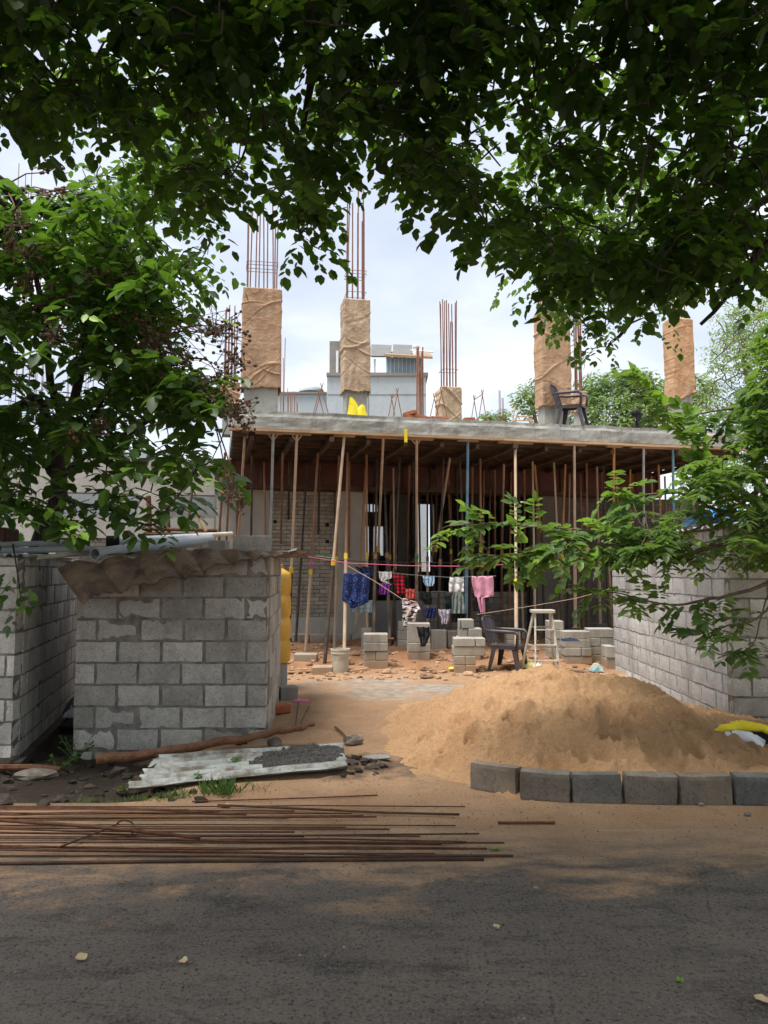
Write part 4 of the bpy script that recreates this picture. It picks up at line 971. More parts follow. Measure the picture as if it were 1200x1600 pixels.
# the forest of dark props inside
rr = random.Random(31); rown = ['fourth','fifth','sixth','seventh','eighth']
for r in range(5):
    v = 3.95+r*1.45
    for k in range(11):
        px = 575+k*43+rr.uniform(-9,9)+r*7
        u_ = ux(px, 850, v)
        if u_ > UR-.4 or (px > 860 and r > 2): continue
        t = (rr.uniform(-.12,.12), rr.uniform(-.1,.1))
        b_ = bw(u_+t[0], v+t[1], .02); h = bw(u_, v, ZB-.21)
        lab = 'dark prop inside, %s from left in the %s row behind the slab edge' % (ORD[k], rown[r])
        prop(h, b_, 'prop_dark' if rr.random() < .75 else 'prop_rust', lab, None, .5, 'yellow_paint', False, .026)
# bamboo rails and poles of the scaffold beyond the middle hut
for i, (a, b, v, lab, mt) in enumerate([((222,826),(340,829),2.9,'upper rusty rail tied across the scaffold poles above the middle hut','rust'),((225,834),(345,836),2.9,'lower rusty rail tied across the scaffold poles above the middle hut','rust'),
        ((300,765),(288,860),3.0,'leaning scaffold pole right of the tree leaves above the middle hut','bark_brown'),((262,790),(266,870),3.0,'short upright scaffold pole above the middle of the hut','rust'),((232,775),(236,870),3.1,'thick upright scaffold pole above the fat pipe','rust'),
        ((306,800),(322,830),2.8,'thin stick lying slantwise on the scaffold rails','timber'),((370,740),(372,860),3.05,'thin upright pole beside the pale pier','rust')]):
    m = MB(); m.tube([bpt(*a, v), bpt(*b, v-.05)], .035 if i != 4 else .05, 8); tag(m.build('scaffold_pole', M[mt], org=bpt(*a, v)), lab, 'pole', 'poles and rails of the left scaffold')
# braces under the slab
for i, (a, b, v) in enumerate([((560,726),(700,700),1.9),((690,720),(760,735),2.2),((860,720),(960,730),2.2),((390,735),(520,728),2.4)]):
    pass
# ================================================================= grey building far behind
gb = thing('rear_house', at(590,640,30), 'pale grey house with roof panels and a blue tin shed on top, behind the slab', 'building')
def wbox(mb, x0, y0, x1, y1, Y, dep, ch=0):
    a, b = at(x0, y0, Y), at(x1, y1, Y); mb.box(((a.x+b.x)/2, Y+dep/2, (a.z+b.z)/2), (abs(b.x-a.x)/2, dep/2, abs(a.z-b.z)/2), None, ch)
m = MB(); wbox(m, 511, 586, 667, 900, 30, 6); m.build('wall', M['grey_paint'], gb)
m = MB(); wbox(m, 430, 614, 511, 900, 31, 5); o = m.build('wall', M['grey_paint'], gb)
m = MB(); wbox(m, 510, 582, 669, 587, 29.9, 6.2); wbox(m, 428, 612, 510, 615, 30.9, 5.2); m.build('coping', M['concrete_dark'], gb)
m = MB(); wbox(m, 512, 616, 666, 616.6, 29.98, .1); wbox(m, 575, 590, 575.8, 700, 29.98, .1); m.build('wall_joint', M['concrete_dark'], gb)
m = MB(); wbox(m, 515, 533, 533, 582, 30.6, 3); m.build('stair_tower', M['concrete_dark'], gb)
m = MB(); wbox(m, 525, 548, 528.5, 582, 30.4, .15); o = m.build('post', M['white_paint'], gb)
m = MB(); wbox(m, 584, 561, 587, 583, 30.6, .1); m.build('post', M['white_paint'], gb)
for (x0, x1) in ((534,577),(578,611),(612,643)):
    a, b = at(x0+2, 556, 30.4), at(x1-1, 556, 30.4); c, d = at(x0+2, 538, 32.5), at(x1+1, 539, 32.5)
    m = MB(); n = Vector((0,.3,-.9)).normalized()*.06
    m.add([a,b,d,c,a+n,b+n,d+n,c+n], [(0,1,2,3),(7,6,5,4),(0,4,5,1),(1,5,6,2),(2,6,7,3),(3,7,4,0)]); m.build('roof_panel', M['glass_dark'], gb)
m = MB(); corrugated(m, at(603,588,30.3), at(658,588,30.3), at(603,558,30.3), at(658,558,30.3), 9, .04, nv=2); o = m.build('tin_shed', M['blue_sheet'], gb)
m = MB(); wbox(m, 603.5, 560, 657.5, 588, 30.45, 3); m.build('shed_side', M['blue_sheet'], gb)
m = MB(); a, b, c, d = at(602,557,29.7), at(676,561,29.7), at(598,551,34), at(672,555,34)
m.add([a,b,d,c,a+Vector((0,0,.1)),b+Vector((0,0,.1)),d+Vector((0,0,.1)),c+Vector((0,0,.1))], [(0,1,2,3),(7,6,5,4),(0,4,5,1),(1,5,6,2),(2,6,7,3),(3,7,4,0)]); m.build('shed_roof', M['tile_brown'], gb)
m = MB(); m.tube([at(649,556,31), at(650,543,31)], .12, 8); m.blob(at(650,542,31), (.16,.16,.12), 0, 1, 2); m.build('roof_vent', M['white_paint'], gb)
m = MB(); m.tube([at(640,548,31.5), at(677,550,31.5)], .04, 5); m.build('roof_rail', M['white_paint'], gb)
m = MB(); m.lathe(at(486,614,32), [(.55,0),(.55,.12),(.4,.25),(.0,.32)], 16); m.build('dish', M['grey_paint'], gb, smooth=True)
# ================================================================= yard: block piles, clothes, ladder, bucket
import itertools
POSN = {1:['the only'],2:['bottom','top'],3:['bottom','middle','top'],4:['bottom','second from bottom','third from bottom','top'],5:['bottom','second from bottom','middle','fourth from bottom','top']}
def pile(x0, x1, ybase, rows, desc, dep=.32, Y=None, zb=None):
    """rows bottom up: (height px, [widths fractions], x shift)"""
    g0 = gnd((x0+x1)/2, ybase); Yb = Y or g0.y; z = (zb if zb is not None else gh(g0.x, Yb)-.01); sc = Yb/F; n = len(rows); rr = random.Random(int(x0*7+ybase))
    for r, (hp, ws, sh) in enumerate(rows):
        h = hp*sc; xa = (x0-600+sh)*sc; w = (x1-x0)*sc; cx = xa
        for k, f in enumerate(ws):
            wd = abs(f)*w
            if f > 0:
                m = MB(); dy = rr.uniform(-.014,.014); th = rr.uniform(-.035,.035); X = Vector((math.cos(th), math.sin(th), 0)); Yv = Vector((-X.y, X.x, 0))
                c = Vector((cx+wd/2, Yb+dep/2+dy, z+h/2)); m.box(c, (wd/2-.003, dep/2, h/2-.002), (X, Yv, Vector((0,0,1))), .009)
                o = m.build('cement_block', M['block_loose'], org=c-Vector((0,0,h/2)))
                side = '' if len(ws) == 1 else [' left', ' right', ' far right'][k]
                tag(o, '%s%s cement block of %s' % (POSN[n][r], side, desc), 'cement block', 'cement blocks piled under the props')
            cx += wd
        z += h
    return z
pile(568,606,1047,[(14,[1],1),(14,[.5,.5],0),(13.5,[1],0),(13,[1],0)],'the pile just right of the bucket')
pile(636,672,1040,[(13,[.5,.5],0),(14,[1],0),(30,[1],0)],'the pile draped with the black cloth')
pile(708,757,1051,[(14,[.36,.34],0),(14,[.36,.34],0),(14,[1],-1),(13,[.68,.32],0)],'the staggered pile under the blue prop')
pile(716,752,1040,[(26,[1],-2),(12,[1],-2),(13,[.4,.6],0),(14,[.1,.55],0)],'the pile behind the staggered one', Y=12.95)
pile(621,641,1015,[(14,[1],0),(14,[1],0),(14,[1],1)],'the small pile behind the printed baby suit', Y=14.2)
pile(565,581,1010,[(16,[1],0),(16,[1],0)],'the narrow pad pile behind the bucket', Y=14.2)
pile(673,697,1010,[(30,[1],0)],'big plastered block beside the lace cloth', Y=14.4)
pile(698,716,1012,[(26,[1],0)],'dark upright block under the grey vest', Y=14.6)
pile(879,921,1044,[(12.5,[1],1),(13,[.62,.38],0),(12.5,[1],-1),(12.5,[1],-1)],'the rag-topped pile right of the ladder')
pile(855,879,1038,[(15,[1],0),(14,[1],0),(14,[1],0),(14,[1],0)],'the pile between ladder and rag pile', Y=13.0)
pile(917,957,1035,[(13,[.5,.5],0),(13,[.45,.5],2),(13,[.45,.55],0),(14,[1],0)],'the corner pile by the white hut', Y=12.9)
pile(943,958,1042,[(18,[1],0),(18,[1],0)],'the clay stained pile against the white hut', Y=12.45)
pile(790,812,1008,[(14,[1],0),(14,[1],0)],'the low pile behind the chair back', Y=14.5)
# low plinth of blocks against the brick wall
for i, (x0, x1) in enumerate(((457,482),(484,516),(519,547),(549,564))):
    c = gnd((x0+x1)/2, 1006, .1); sc = c.y/F; m = MB(); m.box((c.x, c.y, .22), ((x1-x0)/2*sc, .1, .085), AX, .01)
    tag(m.build('cement_block', M['block_loose'], org=c), ['far left','second','third','right'][i]+' low block in the row along the foot of the brick wall', 'cement block', 'plinth blocks at the brick wall')
for (x0, x1, y, lab) in ((459,495,1041,'flat pad block under the rusty prop, nearest the yellow tank'),(487,519,1054,'flat pad block under the leaning prop beside the bucket')):
    c = gnd((x0+x1)/2, y); m = MB(); m.box((c.x, c.y+.1, gh(c.x,c.y)+.05), ((x1-x0)/2*c.y/F, .13, .07), None, .012); tag(m.build('cement_block', M['block_loose'], org=c), lab, 'cement block', 'pads under props')
# scattered planks and rubble in the yard
rr = random.Random(77)
for k, (px, py, ln, th, lab) in enumerate([(462,1053,.5,.1,'pale broken stick beside the yellow tank'),(470,1050,.4,-.3,'short broken lath lying against the pad block'),(685,1030,.35,.2,'scrap of plank on the red soil left of the staggered pile'),(968,1045,.3,-.9,'stick on top of the heap by the white hut'),(560,1050,.3,.5,'thin chip of wood before the bucket')]):
    c = gnd(px, py); m = MB(); z = gh(c.x, c.y)+.03; m.bar((c.x-ln/2*math.cos(th), c.y-ln/2*math.sin(th), z), (c.x+ln/2*math.cos(th), c.y+ln/2*math.sin(th), z+.02), .05, .018)
    tag(m.build('wood_scrap', M['timber'], org=(c.x,c.y,z)), lab, 'wood scrap')
rub = MB()
for k in range(420):
    px = rr.uniform(445,950); Y = rr.uniform(12.3,15.2) if k % 3 else rr.uniform(11.2,12.6); x = (px-600)/F*Y; s = rr.uniform(.012,.05)*(1.7 if rr.random() < .08 else 1)
    rub.blob((x, Y, gh(x,Y)+s*.25), (s*1.3, s, s*.7), .3, 0, k)
stuff(tag(rub.build('rubble', simple('clay rubble', (.30,.17,.10), (.46,.33,.22), 6, .95, .5, 40, .01, isl=.4)), 'small clay lumps and chips scattered at the building foot', 'rubble'))
clod = MB()
for k in range(260):
    x = rr.uniform(-5.5,-1.2); y = rr.uniform(5.3,7.2) if k % 4 else rr.uniform(7,9.5)
    if x < -3.3 and y > 6.8: continue
    s = rr.uniform(.012,.045)*(2.0 if rr.random() < .05 else 1); clod.blob((x, y, gh(x,y)+s*.25), (s*1.3, s, s*.7), .35, 0, k)
for k in range(35):
    a = rr.gauss(0,1); b = rr.gauss(0,1); x, y = -.18+a*.13, 6.25+b*.13; s = rr.uniform(.008,.032); clod.blob((x, y, gh(x,y)+s*.3), (s*1.4, s, s*.55), .55, 0, k)
stuff(tag(clod.build('clods', M['dirt']), 'dark mud clods in the ditch before the left huts', 'mud'))
for (px, py, s, lab, mt) in [(55,1212,(.20,.14,.05),'flat dark stone slab in the ditch at lower left','stone'),(430,1165+0,(.07,.06,.05),'pale lump of mortar right of the tin sheet corner','stone'),(345,1163,(.0,.0,.0),'','stone'),(175,1163,(.05,.04,.04),'yellow stained pale stone at the foot of the middle hut','block_loose'),
        (552,1163,(.09,.07,.05),'dark broken slab corner right of the tin sheet','stone'),(560,1155,(.05,.045,.03),'pale stone chip just right of the tin sheet','block_loose'),(590,1190,(.12,.07,.015),'flat cement crust on the sand right of the tin sheet','concrete_dark'),(70,1146,(.04,.04,.03),'black cube shaped lump on the mud between the huts','stone')]:
    if s[0] == 0: continue
    c = gnd(px, py, gh(*gnd(px,py)[:2])); m = MB(); m.blob((c.x, c.y, gh(c.x,c.y)+s[2]*.6), s, .2, 1, int(px)); tag(m.build('stone', M[mt], org=c), lab, 'stone')
c = gnd(438,1115); m = MB(); th = .5; m.box((c.x, c.y, .055), (.11,.06,.045), (Vector((math.cos(th),math.sin(th),0)), Vector((-math.sin(th),math.cos(th),0)), Vector((0,0,1))), .008); tag(m.build('brick', M['brick'], org=c), 'single red brick on the sand at the corner of the middle hut', 'brick')
c = gnd(450,1092); loose((c.x, c.y, -.02), (.22,.2,.18), .3, 'dark grey block lying beside the middle hut under the tank', 'concrete_dark')
def rag(px, py, Y, sx, sy, sz, mat, label, cat='rag', name='rag', seed=1, z=None):
    c = at(px, py, Y) if Y else gnd(px, py, gh(*gnd(px,py)[:2])); zz_ = z if z is not None else c.z; m = MB()
    m.grid(26, 26, lambda u, v: Vector((c.x+(u-.5)*2*sx*(1+.25*fbm(v*3,seed,1)), c.y+(v-.5)*2*sy*(1+.25*fbm(u*3,seed,2)), zz_+.006+sz*max(0, (1-(2*u-1)**2)*(1-(2*v-1)**2))**.5*(.55+.6*abs(fbm(u*4, v*4, seed)))+.006*fbm(u*14,v*14,seed))))
    o = m.build(name, mat, org=(c.x,c.y,zz_), smooth=True); return tag(o, label, cat)
def cloth(name, a, b=None, pat=None):
    t = NT(name); c = t.mix(t.ramp(t.noise(8, 4), .3, .7), a, b or tuple(x*1.25 for x in a))
    if pat: c = pat(t, c)
    t.fin(c, .9, t.bump(t.noise(30, 4), .4, .01), spec=.1); return t.m
rag(470,1096,None,.10,.05,.03,cloth('pink rag',(.62,.16,.30)),'bright pink strip of cloth on the ground beside the middle hut',seed=4)
rag(448,1092,None,.09,.07,.06,cloth('mauve rag',(.45,.25,.33)),'faded mauve rag on the dark ground beside the middle hut',seed=5)
rag(463,1093,None,.03,.03,.03,cloth('green scrap',(.35,.55,.38)),'small pale green scrap between mauve and pink rags',seed=6)
rag(850,1038,12.15,.16,.10,.09,M['yellow_cloth'],'dusty yellow sacking on the ground under the step ladder',seed=7,z=.02)
rag(826,1035,12.5,.14,.10,.14,cloth('yellow grey sack',(.45,.40,.18)),'yellow grey sack between chair and step ladder',seed=8,z=.03)
rag(842,1032,12.35,.09,.06,.10,cloth('white bag',(.7,.7,.68)),'crumpled white bag between the ladder legs',seed=9,z=.03)
rag(878,1042,12.0,.07,.06,.08,cloth('dark bag',(.05,.05,.07)),'small dark bag against the foot of the rag pile',seed=10,z=.02)
rag(933,1047,11.9,.10,.07,.12,cloth('teal litter',(.10,.28,.30),(.45,.5,.5)),'teal and white litter bag behind the top of the sand heap',seed=11,z=.05)
rag(705,1045,None,.0001,.0001,.0,M['yellow_cloth'],'x').name='drop'
bpy.data.objects.remove(bpy.data.objects['drop'])
rag(706,1047-2,12.3,.05,.05,.03,M['yellow_cloth'],'tiny yellow wrapper left of the staggered pile',seed=12,z=.04)
rag(118,1100,8.8,.10,.12,.13,cloth('white purple cloth',(.5,.45,.52)),'white and purple bundle in the gap between the left huts',seed=13,z=-.05)
rag(113,1108,8.6,.12,.10,.05,M['black_pl'],'black plastic under the bundle between the left huts',seed=14,z=-.12)
rag(890,993,12.1,.13,.13,.05,cloth('navy rag',(.025,.035,.06)),'dark navy rag lying on top of the block pile right of the ladder',seed=15,z=.50)
# yellow sack with white plastic on the sand at right
c = at(1164,1153,6.65)
yo = thing('sack', (c.x,c.y,.03), 'yellow woven sack with white plastic spilling out, beside the sand heap', 'sack')
ys_ = MB(); rp = []; rd_ = []
for k in range(41):
    a = 2*math.pi*k/40; rp.append(Vector((c.x+.04+.27*math.cos(a), c.y-.05*math.sin(a)+.03*fbm(a,2,2), .165-.03*math.cos(a)+.11*math.sin(a)+.02*fbm(a*2,3,1)))); rd_.append((.038+.05*max(0, -math.sin(a+.3)))*(1+.5*fbm(a*3,1,7)+.07*math.sin(a*17)))
ys_.tube(rp, rd_, 14, cap=False)
ys_.grid(40, 24, lambda u, v: Vector((c.x+.09+(.26)*math.cos(u*6.283)*(math.sin(v*2.2)+.1)*(1+.13*fbm(u*5,v*3,1)), c.y+.22+.22*math.sin(u*6.283)*(math.sin(v*2.2)+.1)*(1+.15*fbm(u*5,v*3,4)), .03+.20*(1-v)**.6*(1+.25*fbm(u*5,v*5,2))+.02*math.sin(u*44)*(1-v))))
ys_.build('sack_body', M['yellow_cloth'], yo, smooth=True)
wp = MB(); wp.tube([(c.x-.30,c.y-.10,.17),(c.x-.22,c.y-.13,.20),(c.x-.12,c.y-.15,.22),(c.x-.03,c.y-.15,.20),(c.x+.03,c.y-.19,.14),(c.x+.0,c.y-.21,.09)], [.015,.035,.045,.05,.04,.02], 9); wp.tube([(c.x-.08,c.y-.11,.19),(c.x+.04,c.y-.10,.18),(c.x+.12,c.y-.09,.15)], [.03,.04,.02], 9)
for i_ in range(len(wp.v)): q_ = wp.v[i_]; wp.v[i_] = (q_[0]+.012*fbm(q_[0]*30,q_[1]*30,q_[2]*30), q_[1]+.012*fbm(q_[0]*30,q_[1]*30,9), q_[2]+.018*fbm(q_[0]*25,q_[1]*25,5))
wp.build('white_plastic', cloth('white plastic', (.6,.6,.62)), yo, smooth=True)
dk_ = MB(); dk_.blob((c.x+.06,c.y+.0,.15), (.17,.05,.075), .1, 2, 3); dk_.build('sack_mouth_shade', M['black_pl'], yo)  # black blob stands for the shade inside the open sack
# bucket
q = gnd(531,1051); bk_ = thing('bucket', (q.x,q.y+.13,gh(q.x,q.y)), 'dirty white plastic paint bucket standing among the props', 'bucket')
m = MB(); m.lathe((q.x,q.y+.13,gh(q.x,q.y)-.01), [(0,0),(.125,0),(.135,.15),(.142,.30),(.155,.305),(.155,.33),(.145,.335),(.145,.35),(.157,.355),(.157,.38),(.14,.38),(.12,.05),(0,.04)], 28); m.build('body', M['bucket'], bk_, smooth=False)
m = MB(); m.tube([(q.x+.155*math.cos(a), q.y+.13-.05-.10*math.sin(a), gh(q.x,q.y)+.34-.10*math.sin(a)) for a in [math.pi*k/10 for k in range(11)]], .004, 5); m.build('handle', M['wire'], bk_)
# step ladder
L0, L1, L2, L3 = gnd(822,1047), gnd(868,1047), None, None
ld = thing('step_ladder', (L0.x+.2,L0.y,0), 'small paint splashed step ladder right of the plastic chair', 'ladder')
Yl = 11.95; zt = at(846,957,Yl).z; xa, xb = at(835,957,Yl).x, at(860,957,Yl).x; z0 = .03
fl = [Vector(((828-600)/F*Yl, Yl-.28, z0)), Vector(((865-600)/F*Yl, Yl-.28, z0))]; bl = [Vector(((818-600)/F*Yl, Yl+.34, z0)), Vector(((870-600)/F*Yl, Yl+.34, z0))]
ft_ = [Vector((xa, Yl-.06, zt)), Vector((xb, Yl-.06, zt))]; bt_ = [Vector((xa, Yl+.06, zt)), Vector((xb, Yl+.06, zt))]
for a, b in zip(fl+bl, ft_+bt_): m = MB(); m.bar(a, b, .025, .04); m.build('leg', M['alu'], ld)
m = MB(); m.box(((xa+xb)/2, Yl, zt+.02), ((xb-xa)/2+.05, .13, .025), None, .006); m.build('top_step', M['alu'], ld)
for t in (.22,.47,.72): m = MB(); m.bar(fl[0].lerp(ft_[0],t), fl[1].lerp(ft_[1],t), .07, .018); m.build('step', M['alu'], ld)
for t in (.3,.75): m = MB(); m.bar(bl[0].lerp(bt_[0],t), bl[1].lerp(bt_[1],t), .02, .02); m.build('brace', M['alu'], ld)
for i in (0,1): m = MB(); m.bar(fl[i].lerp(ft_[i],.45), bl[i].lerp(bt_[i],.45), .015, .02); m.build('spreader', M['alu'], ld)
# ---- clothes lines and clothes
def line(pts, Y, mat, label, r=.006):
    P = [at(x, y, yy) for (x, y, yy) in [(p[0], p[1], p[2] if len(p) > 2 else Y) for p in pts]]
    m = MB(); m.tube(P, r, 6); tag(m.build('clothes_line', mat, org=P[0]), label, 'clothes line', 'cords strung between the props')
line([(440,866,12.6),(475,869,12.8),(545,880),(640,884),(750,885),(850,877)], 12.9, M['cord_pink'], 'pink cord strung across all the front props', .007)
line([(470,872,13.2),(560,877),(650,879),(745,880)], 13.3, M['cord_black'], 'black cord strung just above the pink one')
line([(543,884),(585,908),(628,936),(650,945)], 12.85, M['cord_tan'], 'tan cord slanting down to the printed baby suit', .007)
line([(495,869),(522,872)], 12.9, M['cord_green'], 'short green cord tied at the leaning prop', .007)
line([(590,893),(640,898),(700,902),(775,900)], 13.6, M['wire'], 'grey wire holding the white and pink clothes')
line([(745,960),(780,955),(830,947),(900,935),(960,918)], 12.6, M['cord_tan'], 'tan cord running right above the chair toward the white hut', .005)
line([(590,925),(640,926),(690,924),(730,930)], 14.0, M['wire'], 'lower wire behind the coral and black clothes')
def garment(rows, Y, mat, label, cat='clothes', name='garment', folds=3, amp=.03, seed=1, nu=24, nv=24):
    m = MB(); ysr = [r[0] for r in rows]
    def fn(u, v):
        y = ysr[0]+(ysr[-1]-ysr[0])*v; a = np.interp(y, ysr, [r[1] for r in rows]); b = np.interp(y, ysr, [r[2] for r in rows])
        p = at(a+(b-a)*u, y, Y); d = amp*math.sin(u*folds*6.283+seed+1.5*v)*(.35+v*.8) + .02*fbm(u*3, v*3, seed)
        sag = -.012*math.sin(u*math.pi*2)**2*(1-v)
        return Vector((p.x+.4*d*math.cos(seed), Y+d, p.z+sag))
    m.grid(nu, nv, fn); o = m.build(name, mat, org=at(rows[0][1], rows[0][0], Y), smooth=True)
    s = o.modifiers.new('s', 'SOLIDIFY'); s.thickness = .008
    if label: tag(o, label, cat, 'washing hung out between the props')
    return o
def dots(col): return lambda t, c: t.mix(t.ramp(t.voro(28), .22, .12), c, col)
def checks(col, s=60):
    def f(t, c):
        a = t.math('GREATER_THAN', t.math('SINE', t.math('MULTIPLY', t.xyz(0), s)), .1); b = t.math('GREATER_THAN', t.math('SINE', t.math('MULTIPLY', t.xyz(2), s)), .1)
        return t.mix(t.math('MULTIPLY', t.math('ADD', a, b), .5), c, col)
    return f
navy = cloth('navy dotted cloth', (.02,.035,.12), (.03,.05,.17), dots((.35,.42,.55)))
garment([(895,537,578),(910,536,577),(938,534,575),(942,545,574),(950,548,552)], 13.0, navy, 'large navy cloth with pale dots at the left end of the washing', folds=3, amp=.035, seed=1)
garment([(938,552,582),(957,551,581)], 13.1, cloth('pale blue check', (.20,.30,.36), None, checks((.34,.42,.45), 90)), 'pale blue checked cloth showing below the navy one', seed=2)
garment([(885,555,581),(893,560,582),(901,566,582)], 13.3, cloth('dark navy', (.015,.02,.05)), 'small dark navy top hung high above the dotted cloth', seed=3)
garment([(893,592,612),(903,592,612),(907,594,600),(914,604,611)], 13.5, cloth('off white', (.50,.48,.46)), 'off-white undershirt left of the red plaid shirt', seed=4)
garment([(911,593,609),(929,592,608)], 13.45, cloth('purple', (.16,.035,.22)), 'purple cloth between navy cloth and red plaid shirt', seed=5)
garment([(897,614,631),(915,616,632),(928,619,633)], 13.4, cloth('red plaid', (.42,.02,.035), None, checks((.03,.01,.015), 95)), 'red and black plaid shirt', seed=6, folds=2)
garment([(910,611,624),(926,610,626),(936,616,626)], 13.5, M['black_pl'], 'black garment just below and left of the red plaid shirt', seed=7)
garment([(920,634,649),(936,634,648)], 13.6, cloth('coral', (.50,.10,.08)), 'coral red cloth right of the plaid shirt', seed=8)
garment([(924,655,673),(936,656,675),(945,665,674)], 13.8, M['black_pl'], 'black garment between coral cloth and grey vest', seed=9)
garment([(900,660,679),(910,661,678),(916,665,675)], 13.6, cloth('sky blue', (.30,.42,.55)), 'light blue shirt hung behind the dark props', seed=10)
def zeb(t, c):
    n = t.noise(14, 2, .5, stretch=(1,1,2.4)); c = t.mix(t.ramp(n, .50,.53), c, (.62,.40,.42)); return t.mix(t.ramp(t.noise(11, 2, .5, stretch=(1,1,3)), .52,.55), c, (.02,.02,.03))
baby = cloth('printed baby suit', (.62,.58,.56), (.7,.66,.64), zeb)
garment([(935,628,633),(941,628,652),(952,629,657),(960,630,650),(966,630,647)], 12.75, baby, 'black pink and white printed baby suit on the tan cord', folds=2, amp=.02, seed=11)
bo2 = garment([(962,629,638),(979,629,635)], 12.76, baby, 'left leg of the printed baby suit hanging down', seed=12, folds=1)
bo3 = garment([(962,640,650),(971,642,649)], 12.76, baby, 'right leg of the printed baby suit hanging down', seed=12, folds=1)
garment([(949,665,681),(956,665,680),(966,664,679)], 13.4, cloth('navy shorts', (.02,.025,.08)), 'small navy shorts left of the lace underwear', seed=13)
garment([(952,685,704),(960,686,703),(968,690,702),(975,690,699)], 13.5, cloth('lace', (.38,.34,.42), (.5,.46,.54), dots((.12,.08,.18))), 'pale patterned underwear hung below the lower wire', seed=14)
garment([(902,703,725),(912,702,725),(925,701,724)], 13.55, cloth('white towel', (.55,.54,.53)), 'plain white towel hung left of the blue prop', seed=15, folds=2)
garment([(930,696,704),(955,695,705)], 13.6, cloth('dark green', (.012,.03,.03)), 'narrow dark green cloth left of the grey vest', seed=16)
garment([(925,710,720),(932,706,724),(945,706,725),(959,705,725)], 13.5, cloth('grey vest', (.19,.22,.21)), 'grey sleeveless vest on white straps below the towel', seed=17)
garment([(958,705,729),(972,706,727)], 13.55, M['black_pl'], 'black fringed garment directly under the grey vest', seed=18)
garment([(900,737,770),(910,737,771),(932,741,771),(933,744,756),(958,751,757)], 13.3, cloth('pink trousers', (.62,.28,.38), (.70,.34,.44)), 'pink trousers right of the blue prop', seed=19, folds=2)
garment([(925,737,746),(955,739,748)], 13.6, M['black_pl'], 'black garment showing left behind the pink trousers', seed=20)
garment([(932,756,764),(950,757,765)], 13.6, M['black_pl'], 'black garment showing right behind the pink trousers', seed=21)
garment([(979,651,671),(992,653,672),(1002,656,667),(1010,657,663)], 12.05, M['black_pl'], 'black shirt draped over the front block pile', seed=22)
# join the baby suit legs under the suit
suit = [o for o in bpy.data.objects if o.get('label','').startswith('black pink and white')][0]
for o in (bo2, bo3):
    off = o.location - suit.location; o.parent = suit; o.location = off; o.name = 'suit_leg'
    for k in ('label','category','group'):
        if k in o: del o[k]
rag(487,878,12.75,.05,.03,.08,cloth('maroon knot',(.12,.03,.07)),'maroon knotted cloth tied on the pink cord at the leaning prop',seed=31,z=at(487,884,12.75).z)
# ---- tin sheet with gravel, log
NL, NR, FR, FL = at(208,1226,5.75), at(543,1203,6.02), at(535,1143,6.95), at(248,1180,6.62)
NL.z = -.02; NR.z = .075; FR.z = .055; FL.z = .03
st = MB()
def shp(u, v, off=0):
    p = (NL*(1-u)+NR*u)*(1-v)+(FL*(1-u)+FR*u)*v; w = math.sin((v*6.5+.1)*2*math.pi); w = max(-1, min(1, w*1.8))
    jag = .03*fbm(v*9, 3, 1) if u < .02 or u > .98 else 0
    return p + Vector((jag+(.10*fbm(v*4,1,8)-.02)*(1-u)**3, 0, .016*w+off+.012*fbm(u*3, v*3, 2)))
st.grid(60, 90, lambda u, v: shp(u, v)); st.grid(60, 90, lambda u, v: shp(u, v, -.004))
tag(st.build('corrugated_sheet', M['sheet_flat'], org=(-1,6.3,0), smooth=True), 'white corrugated tin sheet lying on the ground with dark gravel on it', 'tin sheet')
gv = MB()
def gvz(u, v):
    d = ((u-.78)/.27)**2+((v-.56)/.40)**2; return max(-.012, .032*(1-d)+.018*fbm(u*14, v*7, 4))
gv.grid(110, 60, lambda u, v: shp(.42+.57*u, .25+.7*v) * 1 + Vector((0,0,gvz(.42+.57*u, .25+.7*v)+.006*fbm(u*60,v*40,6)-.004)))
gv.v = [v for v in gv.v]
stuff(tag(gv.build('gravel', M['gravel'], org=(-.4,6.5,.05)), 'dark tarry gravel heaped on the right end of the tin sheet', 'gravel'))
rr = random.Random(9)
lg = MB(); L_ = [at(150,1188,6.75), at(200,1183,6.8), at(245,1176,6.85), at(330,1163,6.95), at(400,1150,7.05), at(440,1141,7.1), at(470,1138,7.15), at(490,1131,7.25)]
for p in L_: p.z = max(p.z, gh(p.x,p.y)+.03)
pts = [lerpl(L_, k/40) for k in range(41)]
pts = [p+Vector((0, .03*fbm(i*.2,1), .02*fbm(i*.25,5))) for i, p in enumerate(pts)]
lg.tube(pts, [.05*(1-.55*i/40)*(1+.25*fbm(i*.5,2)) for i in range(41)], 12)
tag(lg.build('log', M['log'], org=L_[3], smooth=True), 'long brown barkless branch lying between the hut and the tin sheet', 'log')
for (a, b, r, lab) in [((0,1182),(95,1178),.03,'half rotten beam lying across the ditch at the left edge'),((392,1138),(410,1125),.012,'splintered root tuft at the corner of the middle hut'),((524,1141),(541,1158),.012,'dark stick propped on the corner of the tin sheet'),
        ((467,1100),(462,1138),.008,'thin upright twig stuck in the sand beside the hut'),((483,1105),(470,1135),.007,'second thin twig leaning in the sand beside the hut'),((345,1275-30),(360,1240),.006,'short twig on the sand below the tin sheet')]:
    A, B = gnd(*a), gnd(*b); A.z = gh(A.x,A.y)+r+.01; B.z = gh(B.x,B.y)+r+.02; m = MB(); m.tube([A, A.lerp(B,.5)+Vector((0,0,.01)), B], [r, r*.9, r*.7], 7); tag(m.build('stick', M['log' if r > .01 else 'bark_brown'], org=A), lab, 'stick')
